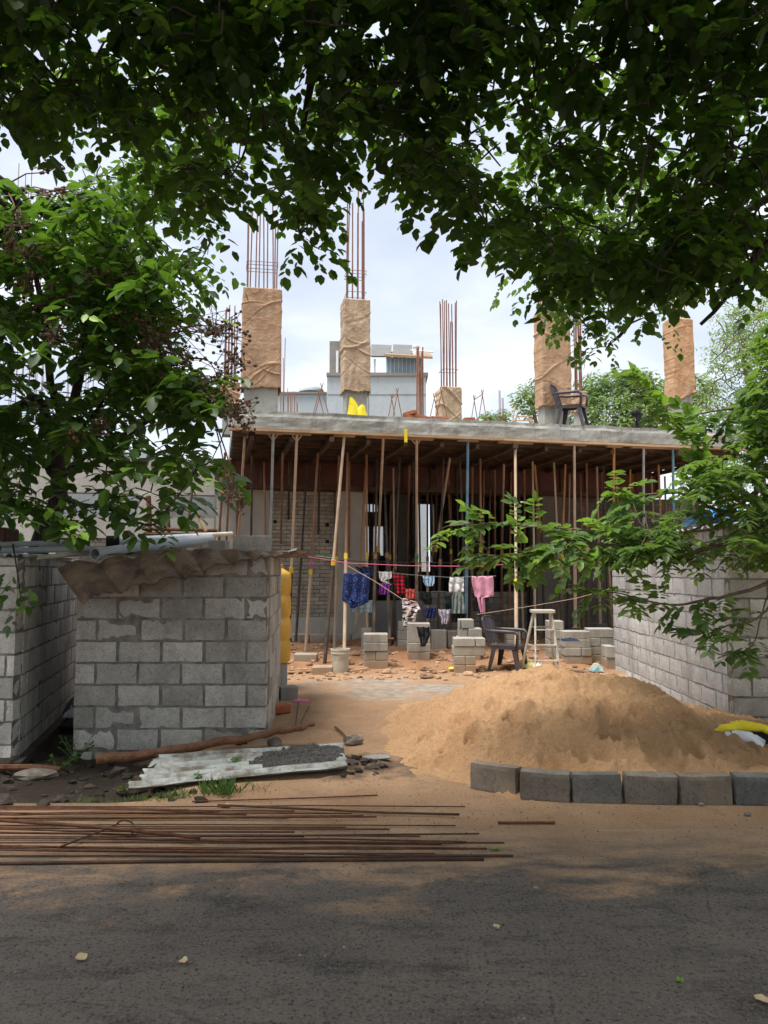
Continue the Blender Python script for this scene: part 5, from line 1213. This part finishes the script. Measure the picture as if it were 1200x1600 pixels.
# ================================================================= foliage
LT = np.array([(0,0,0),(.28,.40,.05),(.68,.36,.03),(1,0,-.08),(.68,-.36,.03),(.28,-.40,.05),(.30,0,-.01),(.68,0,-.035)])
LF = [(0,6,1),(1,6,7,2),(2,7,3),(0,5,6),(5,4,7,6),(4,3,7)]
def leaf_mesh(name, P, D, Nn, L, wr, mat, parent=None, org=(0,0,0)):
    """P base points, D directions, Nn normals, L lengths, wr width/length"""
    P = np.asarray(P, float); D = np.asarray(D, float); Nn = np.asarray(Nn, float); L = np.asarray(L, float); n = len(P)
    D /= np.linalg.norm(D, axis=1)[:, None]+1e-9; T = np.cross(Nn, D); T /= np.linalg.norm(T, axis=1)[:, None]+1e-9; Nn = np.cross(D, T)
    wr = np.broadcast_to(np.asarray(wr, float), (n,))
    V = P[:, None, :] + L[:, None, None]*(LT[None, :, 0:1]*D[:, None, :] + LT[None, :, 1:2]*wr[:, None, None]*1.25*T[:, None, :] + LT[None, :, 2:3]*Nn[:, None, :])
    o3 = WO[parent.as_pointer()] if parent else Vector(org); V = V.reshape(-1, 3) - np.array(o3)
    loops = []; starts = []; tot = []; k = 0
    base = np.array([i for f in LF for i in f]); ls = np.array([len(f) for f in LF]); nb = len(base)
    lv = (base[None, :] + 8*np.arange(n)[:, None]).reshape(-1); lt = np.tile(ls, n); lstart = np.concatenate([[0], np.cumsum(lt)[:-1]])
    me = bpy.data.meshes.new(name); me.vertices.add(len(V)); me.vertices.foreach_set('co', V.reshape(-1).astype(np.float32))
    me.loops.add(len(lv)); me.loops.foreach_set('vertex_index', lv.astype(np.int32)); me.polygons.add(len(lt)); me.polygons.foreach_set('loop_start', lstart.astype(np.int32)); me.polygons.foreach_set('loop_total', lt.astype(np.int32))
    me.update(calc_edges=True); me.validate(); me.materials.append(mat)
    o = bpy.data.objects.new(name, me); C.objects.link(o)
    if parent: o.parent = parent
    else: o.location = o3
    WO[o.as_pointer()] = o3; return o
class Leaves:
    def __init__(s): s.P = []; s.D = []; s.N = []; s.L = []
    def twig(s, p, d, ln, n, ll, droop=.5, spread=.9, jit=.35, mode='alt'):
        p = np.array(p, float); d = np.array(d, float); d /= np.linalg.norm(d)+1e-9; pts = [p.copy()]; step = ln/n
        side = np.cross(d, (0,0,1)); ns = np.linalg.norm(side); side = side/ns if ns > .1 else np.array((1.,0,0)); up = np.cross(side, d)
        for k in range(n):
            d = d + np.array((0,0,-droop/n)) + RNG.normal(0, .05, 3); d /= np.linalg.norm(d); p = p + d*step; pts.append(p.copy())
            for sg in ((1,-1) if mode == 'pair' else ((1 if k % 2 else -1),)):
                if mode != 'pair' and RNG.random() < .06: continue
                dd = d*(1-spread*.6) + side*sg*spread + RNG.normal(0, jit*.6, 3) + np.array((0,0,-.25*droop))
                nn = up*.8 + np.array((0,0,.6)) + RNG.normal(0, jit, 3)
                s.P.append(p.copy()); s.D.append(dd); s.N.append(nn); s.L.append(ll*RNG.uniform(.5,1.35))
        s.P.append(p.copy()); s.D.append(d + RNG.normal(0,.2,3)); s.N.append(up+RNG.normal(0,.3,3)); s.L.append(ll)
        return pts
def vec(p): return np.array((p.x, p.y, p.z))
def attach(wood, nodes, targets, r0=.010, sag=.06, rmin=.004):
    """greedy growth: every twig base is joined to the nearest wood point"""
    nodes = [np.array(n, float) for n in nodes]; N_ = np.zeros((len(nodes)+3*len(targets), 3)); N_[:len(nodes)] = nodes; cnt = len(nodes)
    T = np.array(targets); dmin = np.min(np.linalg.norm(T[:, None, :]-N_[None, :cnt, :], axis=2), axis=1); order = np.argsort(dmin)
    for i in order:
        t = T[i]; dd = np.linalg.norm(N_[:cnt]-t, axis=1); j = int(np.argmin(dd)); a = N_[j]; L_ = dd[j]
        if L_ < .02: continue
        m1 = a*.6+t*.4+RNG.normal(0, .05*L_, 3)+np.array((0,0,sag*L_)); 
        ra = min(.02, r0*(.5+L_)); wood.tube([a, m1, t], [ra, (ra+rmin)/2, rmin], 5, cap=False)
        N_[cnt] = m1; N_[cnt+1] = t; N_[cnt+2] = (m1+t)/2; cnt += 3
def limb(wood, pts, r, n=8, sub=6, seed=0, nodes=None, wob=.04):
    P = [Vector(p) for p in pts]; out = []; rad = []
    for i in range(len(P)-1):
        p0 = P[max(0,i-1)]; p1 = P[i]; p2 = P[i+1]; p3 = P[min(len(P)-1,i+2)]
        for k in range(sub):
            t = k/sub; q = .5*((2*p1)+(p2-p0)*t+(2*p0-5*p1+4*p2-p3)*t*t+(-p0+3*p1-3*p2+p3)*t**3)
            out.append(q + Vector((wob*fbm(i+t, seed, 1), wob*fbm(i+t, seed, 5), wob*fbm(i+t, seed, 9)))); rad.append(r[i]*(1-t)+r[i+1]*t)
    out.append(P[-1]); rad.append(r[-1]); rad = [q*(1+.12*fbm(i*.6, seed, 3)) for i, q in enumerate(rad)]
    wood.tube(out, rad, n)
    if nodes is not None: nodes += [tuple(p) for p in out]
LOWX = [-200,0,40,90,150,200,250,300,330,372,390,440,458,470,498,512,530,548,562,590,620,680,720,760,800,830,860,900,930,950,1000,1040,1085,1110,1150,1165,1200,1400]
LOWY = [240,232,215,205,225,255,300,375,410,405,300,300,380,412,415,320,335,245,240,300,325,335,365,405,450,450,455,490,500,468,485,480,470,420,400,330,330,330]
def low(px): return np.interp(px, LOWX, LOWY) - (5 if px < 330 else 62 if px < 620 else 12 if px < 1050 else -10) + 55*fbm(px*.019, 4, 4, 3)
def rand_dir(): a = RNG.uniform(0, 6.283); return np.array((math.cos(a), math.sin(a), RNG.uniform(-.5,.15)))
def crown_targets(n, xr, yr, depth, keep, dens=lambda x, y: 1):
    out = []; tries = 0
    while len(out) < n and tries < n*60:
        tries += 1; x = RNG.uniform(*xr); y = RNG.uniform(*yr)
        if not keep(x, y) or RNG.random() > dens(x, y): continue
        d = depth(x, y); p = at(x, y, d)
        if p.z < 1.75: continue
        out.append(vec(p))
    return out
# clumpy density so that sky shows through in places
def clump(x, y, s=.011, seed=0, lo=-.05): return fbm(x*s, y*s, seed, 3)
# ---- overhead trees: crowns hang over the road; trunks stand left and right outside the picture
def shade_tree(name_label, limbs, trunk, targets, extra, mat, ll, n_leaf, tl, cat='tree', wr=.62):
    root = thing('shade_tree', trunk[0][0], name_label, cat); wood = MB(); nodes = []
    limb(wood, trunk[0], trunk[1], 14, 6, 3, nodes, .05); tr_ = wood.build('trunk', M['bark'], root, smooth=True)
    br = MB()
    for k, (p, r) in enumerate(limbs): limb(br, p, r, 9, 6, k+10, nodes, .10)
    lv_ = Leaves()
    attach(br, nodes, targets)
    br.build('branches', M['bark'], root, smooth=True)
    for t in targets:
        lv_.twig(t, rand_dir(), tl*RNG.uniform(.6,1.2), int(n_leaf*RNG.uniform(.7,1.3)), ll*RNG.uniform(.85,1.15), RNG.uniform(.5,1.5))
    leaf_mesh('crown', lv_.P, lv_.D, lv_.N, lv_.L, wr, mat, root)
    if extra:
        P, L_ = extra; n = len(P); leaf_mesh('crown', P, RNG.normal(0,1,(n,3))*(1,1,.4), np.tile((0,0,1.),(n,1))+RNG.normal(0,.35,(n,3)), L_, .7, mat, root)  # unseen leaves of the crown, added for shade
    return root
def over(n, xr, yr, zr, L0):
    P = np.stack([RNG.uniform(*xr, n), RNG.uniform(*yr, n), RNG.uniform(*zr, n)], 1); return P, np.full(n, L0)*RNG.uniform(.7,1.3,n)
def depA(x, y): return RNG.uniform(3.2, 4.9) if y > 60 else RNG.uniform(2.9, 3.9)
def keepA(x, y): return y < low(x) - RNG.uniform(55, 95) + 16*clump(x, y, .03, 3)
def densA(x, y):
    d = 1.0 if y < 120 else .9
    c = clump(x, y, .012, 1)
    gap = 0
    if 205 < x < 300 and 90 < y < 300: gap = .75
    if 30 < x < 165 and 55 < y < 110: gap = .15
    if 455 < x < 560 and 130 < y < 330: gap = max(gap, .35)
    if x > 720 and y > 130 and x < 1010: gap = max(gap, .62)
    return max(.02, d*(.42+2.1*(c+.16)))*(1-gap)
tA = crown_targets(1500, (-180,600), (-260,430), depA, keepA, densA)
tB = crown_targets(1850, (560,1380), (-260,505), depA, keepA, densA)
# low fringe sprays along the lower edge of the canopy
def fringe(x0, x1, n):
    o = []
    for _ in range(n):
        x = RNG.uniform(x0, x1)
        if RNG.random() < .35 and 190 < x < 330: continue
        o.append(vec(at(x, low(x)-RNG.uniform(40, 90), RNG.uniform(3.2,4.8))))
    return o
tA += fringe(0, 560, 230); tB += fringe(560, 1165, 330)
tB += [vec(at(RNG.uniform(1050,1115), RNG.uniform(330,425), RNG.uniform(3.2,4.2))) for _ in range(50)]
tB += [vec(at(RNG.uniform(1150,1210), RNG.uniform(310,450), RNG.uniform(3.6,4.6))) for _ in range(34)]
tA += [vec(at(RNG.uniform(462,500), RNG.uniform(290,375), RNG.uniform(3.8,4.6))) for _ in range(22)]
PA, LA = over(500, (-7,.5), (-7,1.5), (4.2,6.2), .22); PB, LB = over(500, (0,7), (-7,1.5), (4.2,6.2), .22)  # unseen leaf layers overhead and behind, added to shade road and canopy
UA = over(2200, (-7,.5), (0,3.2), (5.7,7.4), .24); UB = over(2200, (0,7), (0,3.2), (5.7,7.4), .24)
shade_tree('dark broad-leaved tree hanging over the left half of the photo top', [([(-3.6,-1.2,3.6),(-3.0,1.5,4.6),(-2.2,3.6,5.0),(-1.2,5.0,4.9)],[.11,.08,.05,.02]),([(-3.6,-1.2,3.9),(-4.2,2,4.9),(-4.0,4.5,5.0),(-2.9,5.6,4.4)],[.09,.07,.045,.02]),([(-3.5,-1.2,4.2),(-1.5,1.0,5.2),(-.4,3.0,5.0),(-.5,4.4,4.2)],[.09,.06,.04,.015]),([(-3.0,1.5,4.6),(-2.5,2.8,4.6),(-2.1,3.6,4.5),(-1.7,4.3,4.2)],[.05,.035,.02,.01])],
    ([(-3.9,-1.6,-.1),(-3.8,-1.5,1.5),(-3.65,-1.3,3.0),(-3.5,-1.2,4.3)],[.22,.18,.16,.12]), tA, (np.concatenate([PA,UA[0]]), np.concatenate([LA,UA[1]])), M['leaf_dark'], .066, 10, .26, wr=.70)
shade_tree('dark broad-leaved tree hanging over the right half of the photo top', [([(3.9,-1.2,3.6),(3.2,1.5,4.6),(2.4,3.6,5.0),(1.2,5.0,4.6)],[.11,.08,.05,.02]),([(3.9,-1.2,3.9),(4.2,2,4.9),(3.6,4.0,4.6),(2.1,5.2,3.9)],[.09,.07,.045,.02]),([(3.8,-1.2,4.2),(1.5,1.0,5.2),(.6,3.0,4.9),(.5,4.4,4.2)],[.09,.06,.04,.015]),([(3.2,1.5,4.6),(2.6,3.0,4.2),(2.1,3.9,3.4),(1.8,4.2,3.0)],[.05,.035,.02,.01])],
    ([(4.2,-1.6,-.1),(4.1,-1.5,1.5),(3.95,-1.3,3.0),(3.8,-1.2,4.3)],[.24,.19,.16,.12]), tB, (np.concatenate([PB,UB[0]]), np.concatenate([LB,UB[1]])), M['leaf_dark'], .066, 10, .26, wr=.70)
# lighter, smaller leaved boughs seen through the canopy
def polyin(x, y, P):
    c = False; j = len(P)-1
    for i in range(len(P)):
        if (P[i][1] > y) != (P[j][1] > y) and x < (P[j][0]-P[i][0])*(y-P[i][1])/(P[j][1]-P[i][1])+P[i][0]: c = not c
        j = i
    return c
PC = [(800,250),(1060,210),(1070,420),(1030,470),(960,480),(935,560),(905,520),(870,480),(820,430),(790,330)]
tC = crown_targets(400, (780,1080), (200,570), lambda x, y: RNG.uniform(6.5,8.6), lambda x, y: polyin(x, y, PC), lambda x, y: .55+clump(x,y,.02,7))
tC += [vec(at(x, y, 7.6)) for x, y in ((925,545),(918,530),(930,520),(1010,500),(1035,490),(1060,480),(1015,520))]
shade_tree('lighter small-leaved tree reaching down before the right columns', [([(4.2,7.0,3.8),(3.3,7.2,4.6),(2.7,7.4,4.4),(2.3,7.6,3.9)],[.07,.05,.03,.012]),([(4.2,7.0,4.2),(3.4,7.6,5.3),(2.4,7.6,5.4)],[.06,.04,.015])],
    ([(5.2,6.4,-.1),(5.1,6.5,1.6),(4.7,6.8,3.0),(4.2,7.0,4.2)],[.13,.11,.09,.07]), tC, None, M['leaf_small'], .078, 12, .42)
PD = [(200,90),(300,80),(330,280),(330,400),(300,470),(302,500),(285,640),(230,560),(120,480),(95,330),(150,250),(215,240)]
tD = crown_targets(330, (90,340), (80,640), lambda x, y: RNG.uniform(6.2,8.2), lambda x, y: polyin(x, y, PD), lambda x, y: .6+clump(x,y,.02,9))
shade_tree('light green small-leaved tree between the dark canopy and the fruiting tree', [([(-6.0,6.6,3.9),(-4.2,6.7,4.5),(-3.0,7.0,5.0),(-2.3,7.2,5.4)],[.035,.025,.016,.010]),([(-6.0,6.6,4.1),(-3.6,6.6,3.9),(-2.4,6.7,4.1),(-1.9,6.9,4.0)],[.03,.022,.014,.008])],
    ([(-7.0,6.0,-.1),(-6.9,6.1,1.6),(-6.6,6.4,2.8),(-6.0,6.6,4.1)],[.10,.09,.07,.04]), tD, None, M['leaf_small'], .098, 10, .42)
# ---- fruiting tree on the left, trunk rising behind the left hut wall
ft = thing('fruiting_tree', (-3.95,8.5,0), 'dark-trunked tree with broad leaves and brown seed clusters at left', 'tree')
wd, nodes = MB(), []
limb(wd, [(-3.95,8.5,-.1),at(58,880,8.5),at(84,800,8.4),at(92,745,8.3),at(88,700,8.2),at(92,650,8.1)], [.13,.11,.10,.085,.075,.065], 12, 6, 2, nodes, .04)
wd.build('trunk', M['bark'], ft, smooth=True); br = MB()
for k, (pts, r) in enumerate([([(92,655,8.1),(118,620,7.9),(130,560,7.7),(134,510,7.5),(148,478,7.4)],[.06,.05,.042,.032,.02]),([(86,700,8.2),(60,625,8.0),(20,640,7.7),(-60,670,7.4)],[.06,.05,.045,.03]),([(88,745,8.3),(60,715,8.1),(20,725,7.9),(-50,740,7.6)],[.05,.045,.04,.03]),
        ([(92,750,8.3),(130,715,7.9),(190,680,7.4),(250,650,7.0),(330,640,6.6)],[.045,.035,.028,.02,.01]),([(98,780,8.35),(150,790,7.9),(200,812,7.5),(245,818,7.2)],[.03,.022,.015,.008]),([(95,650,8.1),(75,560,7.8),(60,450,7.5),(40,330,7.3)],[.05,.04,.03,.015]),
        ([(130,560,7.7),(190,520,7.3),(250,500,7.0),(300,510,6.8)],[.03,.022,.015,.008]),([(-60,250,6.5),(0,282,6.6),(30,320,6.8),(80,345,7.0),(95,400,7.2)],[.05,.045,.04,.02,.01]),([(92,665,8.1),(130,665,7.6),(180,600,7.2),(240,570,7.0)],[.03,.022,.015,.008])]):
    limb(br, [at(*p) for p in pts], r, 8, 6, 40+k, nodes, .05)
PL = [(-120,230),(20,300),(90,300),(130,260),(220,320),(260,450),(290,560),(372,600),(375,640),(350,700),(310,735),(268,795),(220,785),(150,800),(90,770),(60,800),(0,790),(-120,810)]
tL = crown_targets(1050, (-120,390), (250,860), lambda x, y: RNG.uniform(6.0,8.4), lambda x, y: polyin(x, y, PL), lambda x, y: (.55+1.5*clump(x,y,.013,4))*(1 if not (20 < x < 160 and 640 < y < 820) else .3)*(.9 if y > 690 else 1))
tL += [vec(at(x, y, 6.6)) for x, y in ((330,720),(345,690),(300,740),(355,665),(270,800),(262,830),(240,820),(355,640),(120,800),(90,815))]
attach(br, nodes, tL, .009, .04); lv_ = Leaves()
for t in tL: lv_.twig(t, rand_dir()*(1,1,.6), RNG.uniform(.25,.5), int(RNG.integers(5,10)), RNG.uniform(.12,.175), RNG.uniform(.4,1.3), 1.0)
for (x, y, d) in ((25,895,6.5),(10,890,6.5),(45,905,6.5),(30,935,6.5)): lv_.twig(vec(at(x, y, d)), (RNG.uniform(-.5,.5),-.3,-.8), .25, 6, .10, .4)
br.tube([at(20,850,6.6), at(28,900,6.5), at(34,945,6.5)], [.008,.006,.003], 5)
br.build('branches', M['bark'], ft, smooth=True)
leaf_mesh('crown', lv_.P, lv_.D, lv_.N, lv_.L, .55, M['leaf_left'], ft)
lb = Leaves()
for (x, y) in ((125,485),(95,820),(110,812),(340,500),(310,745)): lb.twig(vec(at(x, y, 5.9)), (.3,-.2,-.1), .18, 3, .11, .3)
yo_ = leaf_mesh('fresh_leaves', lb.P, lb.D, lb.N, lb.L, .5, M['leaf_bright'], ft)
bc = [(335,515,60,28,150),(365,560,30,22,70),(345,590,40,28,120),(270,560,60,40,170),(235,530,30,30,80),(160,430,50,16,70),(95,455,34,20,60),(60,480,40,24,80),(40,440,30,20,60),(15,385,16,30,60),(75,265,24,14,36),(60,300,40,10,36),(100,300,20,10,26),(40,395,40,16,40),(85,520,26,34,80),(370,640,34,24,110),(385,665,20,14,30),(378,790,8,26,30),(120,680,34,16,50),(160,665,20,16,40),(360,770,10,30,30),(200,500,30,18,46),(30,350,25,12,30),(325,620,30,20,50)]
for i, (x, y, wx, wy, n) in enumerate(bc):
    n = int(n*.5)
    m = MB(); d0 = RNG.uniform(6.0,6.5); ctr = at(x, y+wy*.3, d0+.1)
    for k in range(n):
        a, b = RNG.normal(0,.5), RNG.normal(0,.5); p = at(x+a*wx, y+b*wy, d0+RNG.uniform(-.2,.2)); r = RNG.uniform(.011,.018); m.blob(p, (r,r,r), .05, 0, k)
        if k % 3 == 0: m.tube([ctr, ctr.lerp(p,.6)+Vector((0,0,.03)), p], [.005,.004,.003], 4, cap=False)
        elif k: m.tube([prev_, p], [.003,.002], 4, cap=False)
        prev_ = p
    nn = min(nodes, key=lambda q: (Vector(q)-ctr).length); m.tube([Vector(nn), Vector(nn).lerp(ctr,.5)+Vector((0,0,.05)), ctr], [.008,.006,.005], 5)
    m.build('seed_cluster', M['berry'], ft)
# ---- shrub tree on the right with paired oval leaves
rt = thing('leafy_shrub', (5.1,7.2,0), 'bright green shrub with paired oval leaves reaching in from the right edge', 'shrub')
wd, nodes, br = MB(), [], MB()
limb(wd, [(5.2,7.1,-.1),(5.1,7.0,.8),(4.9,6.9,1.5),(4.7,6.8,2.2),(4.6,6.8,3.0)], [.09,.08,.07,.055,.04], 10, 6, 2, nodes, .04); wd.build('trunk', M['bark_brown'], rt, smooth=True)
RB = [([(1400,900,6.6),(1230,880,6.4),(1130,852,6.2),(1050,872,6.1),(990,857,6.0),(900,845,5.9),(860,856,5.9),(815,866,5.85),(750,868,5.8)],[.035,.03,.022,.016,.013,.010,.008,.006,.003]),
      ([(1230,880,6.4),(1150,800,6.3),(1050,840,6.1),(960,835,6.0),(850,824,6.0),(775,818,5.9),(690,826,5.9)],[.02,.014,.009,.007,.006,.004,.003]),
      ([(1300,800,6.8),(1200,760,6.6),(1130,800,6.4),(1060,770,6.3),(980,775,6.2),(945,762,6.1)],[.03,.024,.016,.010,.007,.004]),
      ([(1300,760,6.8),(1180,740,6.7),(1120,745,6.6),(1085,690,6.5),(1040,640,6.4),(985,585,6.3)],[.024,.018,.013,.009,.006,.003]),
      ([(1230,900,6.4),(1140,930,6.2),(1060,945,6.1),(980,930,6.0),(900,920,5.9)],[.02,.014,.009,.006,.003]),([(1230,920,6.4),(1190,960,6.2),(1130,980,6.1),(1090,1000,6.0)],[.012,.009,.006,.003]),
      ([(1300,700,6.9),(1200,640,6.8),(1130,640,6.6),(1070,660,6.6)],[.02,.014,.009,.004]),([(1350,560,7),(1230,540,6.9),(1170,600,6.8),(1110,700,6.6)],[.02,.014,.009,.004]),([(1200,930,6.3),(1180,1000,6.2),(1150,1020,6.1)],[.008,.005,.003])]
lv_ = Leaves()
for k, (pts, r) in enumerate(RB): limb(br, [at(*p) for p in pts], r, 7, 6, 70+k, nodes, .03)
PR = [(850,862),(900,840),(975,822),(965,790),(985,780),(1030,810),(1100,770),(1090,720),(1130,710),(1170,730),(1190,570),(1230,440),(1350,440),(1350,1010),(1230,1030),(1160,1010),(1080,960),(1010,950),(960,950),(900,940),(860,930)]
def keepR(x, y): return polyin(x, y, PR) and (x-1120)**2+(y-812)**2 > 38**2 and not (1070 < x < 1150 and 555 < y < 690) and not (835 < x < 950 and 870 > y > 905)
tR = crown_targets(640, (840,1290), (440,1030), lambda x, y: RNG.uniform(5.6,7.2), keepR, lambda x, y: (.75+1.1*clump(x,y,.013,14))*min(1, max(.25, (x-820)/230)))
attach(br, nodes, tR, .007, .03, .0025); br.build('branches', M['bark_brown'], rt, smooth=True)
for t in tR:
    d = rand_dir(); d[0] -= .35; lv_.twig(t, d, RNG.uniform(.2,.34), int(RNG.integers(6,10)), RNG.uniform(.08,.112), RNG.uniform(.1,1.0), 1.0, .25, 'pair')
for (pts, r) in RB:
    PW = [vec(at(*p)) for p in pts]
    for i in range(len(PW)//3, len(PW)-1):
        for t in np.arange(.05, 1, .16):
            q = PW[i]*(1-t)+PW[i+1]*t; d = (PW[i+1]-PW[i])/np.linalg.norm(PW[i+1]-PW[i])*.6 + RNG.normal(0,.55,3); lv_.twig(q, d, .22, 6, RNG.uniform(.08,.12), .6, 1.0, .25, 'pair')
leaf_mesh('crown', lv_.P, lv_.D, lv_.N, lv_.L, .46, M['leaf_right'], rt)
sh = crown_targets(1, (0,1), (0,1), lambda x, y: 5, lambda x, y: True); shx = RNG.uniform(3.2,7.5,900); shy = RNG.uniform(4.2,7.8,900); shz = RNG.uniform(2.3,4.0,900); kk = shx > .56*shy+.2
n_ = int(kk.sum()); leaf_mesh('crown', np.stack([shx[kk],shy[kk],shz[kk]],1), RNG.normal(0,1,(n_,3)), np.tile((0,0,1.),(n_,1))+RNG.normal(0,.4,(n_,3)), np.full(n_,.22), .5, M['leaf_right'], rt)  # unseen leaf mass off to the right, added to shade the hut front
lb = Leaves()
def spray(p0, p1, n, ll, droop=.1): a, b = vec(at(*p0)), vec(at(*p1)); lb.twig(a, b-a, np.linalg.norm(b-a), n, ll, droop, 1.0, .2, 'pair')
for a, b, n in [((755,820,5.9),(692,828,5.9),9),((775,812,5.9),(762,802,5.9),3),((830,862,5.85),(748,872,5.8),11),((820,855,5.9),(805,822,5.9),5),((862,860,5.9),(800,868,5.85),8),((1085,690,6.5),(1040,640,6.4),10),((1045,645,6.4),(980,585,6.3),12),((1010,775,6.2),(948,765,6.1),8),
                ((950,832,6.0),(925,812,5.95),6),((900,845,5.9),(872,835,5.9),6),((1080,730,6.5),(1072,650,6.5),10),((1110,760,6.4),(1090,700,6.4),9),((985,925,6.0),(905,920,5.9),12),((890,850,5.9),(880,910,5.9),8),((930,850,5.9),(905,900,5.9),8)]: spray(a, b, n, .12)
leaf_mesh('fresh_leaves', lb.P, lb.D, lb.N, lb.L, .5, M['leaf_bright'], rt)
# ---- far trees
def far_tree(name, base, label, blobs, n, ll, mat, trunk_r=.18, wr=.5, group=None):
    root = thing(name, base, label, 'tree', group); m, nodes = MB(), []
    top = Vector(blobs[0][0]); limb(m, [base, Vector(base).lerp(top,.5), top], [trunk_r, trunk_r*.7, trunk_r*.3], 8, 6, 5, nodes, .15); m.build('trunk', M['bark_brown'], root, smooth=True)
    lv_ = Leaves(); tg = []; tot = sum(b[1]**2 for b in blobs)
    for (c, r) in blobs:
        for _ in range(int(n*r*r/tot)):
            v = RNG.normal(0,1,3); v /= np.linalg.norm(v); q = np.array(c)+v*r*RNG.uniform(.35,1.0)**.5*np.array((1,1,.8)); 
            if fbm(q[0]*1.1, q[1]*1.1, q[2]*1.1, 2) < -.28: continue
            tg.append(q)
    br = MB(); attach(br, nodes, tg[::5], .02, .05, .01); br.build('branches', M['bark_brown'], root)
    for t in tg: lv_.twig(t, rand_dir(), ll*3.2, 6, ll, .6, 1.0)
    leaf_mesh('crown', lv_.P, lv_.D, lv_.N, lv_.L, wr, mat, root); return root
def A_(x, y, Y): return tuple(at(x, y, Y))
far_tree('background_tree', (9.5,27,0), 'rounded light green tree behind the slab between the two right columns', [(A_(965,620,27),1.35),(A_(935,600,27.5),.7),(A_(1000,600,26.5),.8),(A_(960,650,26),1.3),(A_(900,640,27),.9),(A_(1020,640,27),1.0),(A_(1065,620,28),1.1),(A_(1090,600,28),.6)], 1900, .16, M['leaf_far'])
far_tree('background_tree', (5.8,26,0), 'small darker tree left of the wrapped column carrying the chair', [(A_(832,630,26),.55),(A_(825,610,26),.35),(A_(850,600,26.5),.5)], 260, .14, M['leaf_far'])
far_tree('background_bush', (4.8,30,0), 'low far bush on the skyline right of the short wrapped stub', [(A_(770,652,30),.4),(A_(785,650,30),.4),(A_(758,655,30),.35)], 160, .13, M['leaf_far'], .08)
far_tree('feathery_tree', (9.0,17,0), 'pale feathery tree behind the right end of the slab', [(A_(1160,560,17),.85),(A_(1200,510,17),1.0),(A_(1140,620,17.5),.75),(A_(1185,660,16.5),.9),(A_(1120,700,17),.8),(A_(1100,680,17.5),.6),(A_(1230,640,17),1.2),(A_(1130,540,18),.4),(A_(1150,500,17.5),.5)], 2300, .10, M['leaf_feather'], .12, .28)
far_tree('feathery_tree', (7.5,16.3,0), 'yellow green bush against the right end of the building', [(A_(1130,760,16),.6),(A_(1110,800,16),.5),(A_(1160,800,15.5),.6)], 420, .10, M['leaf_feather'], .08, .3)
# ---- weeds
wl_ = Leaves()
for (px, py, n, s) in [(345,1240,150,.10),(275,1247,60,.07),(140,1245,50,.06),(232,1247,34,.06),(188,1243,30,.06),(400,1236,20,.05),(15,1248,30,.05)]:
    for _ in range(n):
        c = gnd(px+RNG.normal(0, 15), py+RNG.normal(0, 3.2)); a = RNG.uniform(0,6.283); wl_.P.append((c.x, c.y, gh(c.x,c.y))); wl_.D.append((math.cos(a)*.6, math.sin(a)*.6, RNG.uniform(.4,1.3))); wl_.N.append((math.cos(a+1), math.sin(a+1), .4)); wl_.L.append(s*RNG.uniform(.6,1.4))
stuff(tag(leaf_mesh('grass', wl_.P, wl_.D, wl_.N, wl_.L, .07, M['grass']), 'short green grass tufts along the near side of the tin sheet', 'grass'))
for (px, py, n, s, h, lab) in [(118,1180,60,.045,.24,'low dark leafy weed at the corner of the middle hut'),(92,1190,30,.04,.16,'small leafy weed left of the corner weed'),(362,1218,8,.05,.08,'broad-leaved seedling by the near edge of the tin sheet'),(200,1232,24,.035,.08,'tiny creeping weed near the rods at left'),(300,1240,20,.035,.07,'tiny creeping weed below the tin sheet')]:
    c = gnd(px, py, -.1); z0 = gh(c.x, c.y); w_ = Leaves(); m = MB()
    for _ in range(max(2, n//6)):
        a = RNG.uniform(0,6.283); d = np.array((math.cos(a)*.7, math.sin(a)*.5, 1.0)); pts = w_.twig((c.x,c.y,z0), d, h*RNG.uniform(.7,1.3), 6, s, .6); m.tube(pts, .003, 4, cap=False)
    r_ = thing('weed', (c.x,c.y,z0), lab, 'weed', 'weeds in the ditch'); m.build('stem', M['grass'], r_); leaf_mesh('leaves', w_.P, w_.D, w_.N, w_.L, .55, M['leaf_left'], r_)
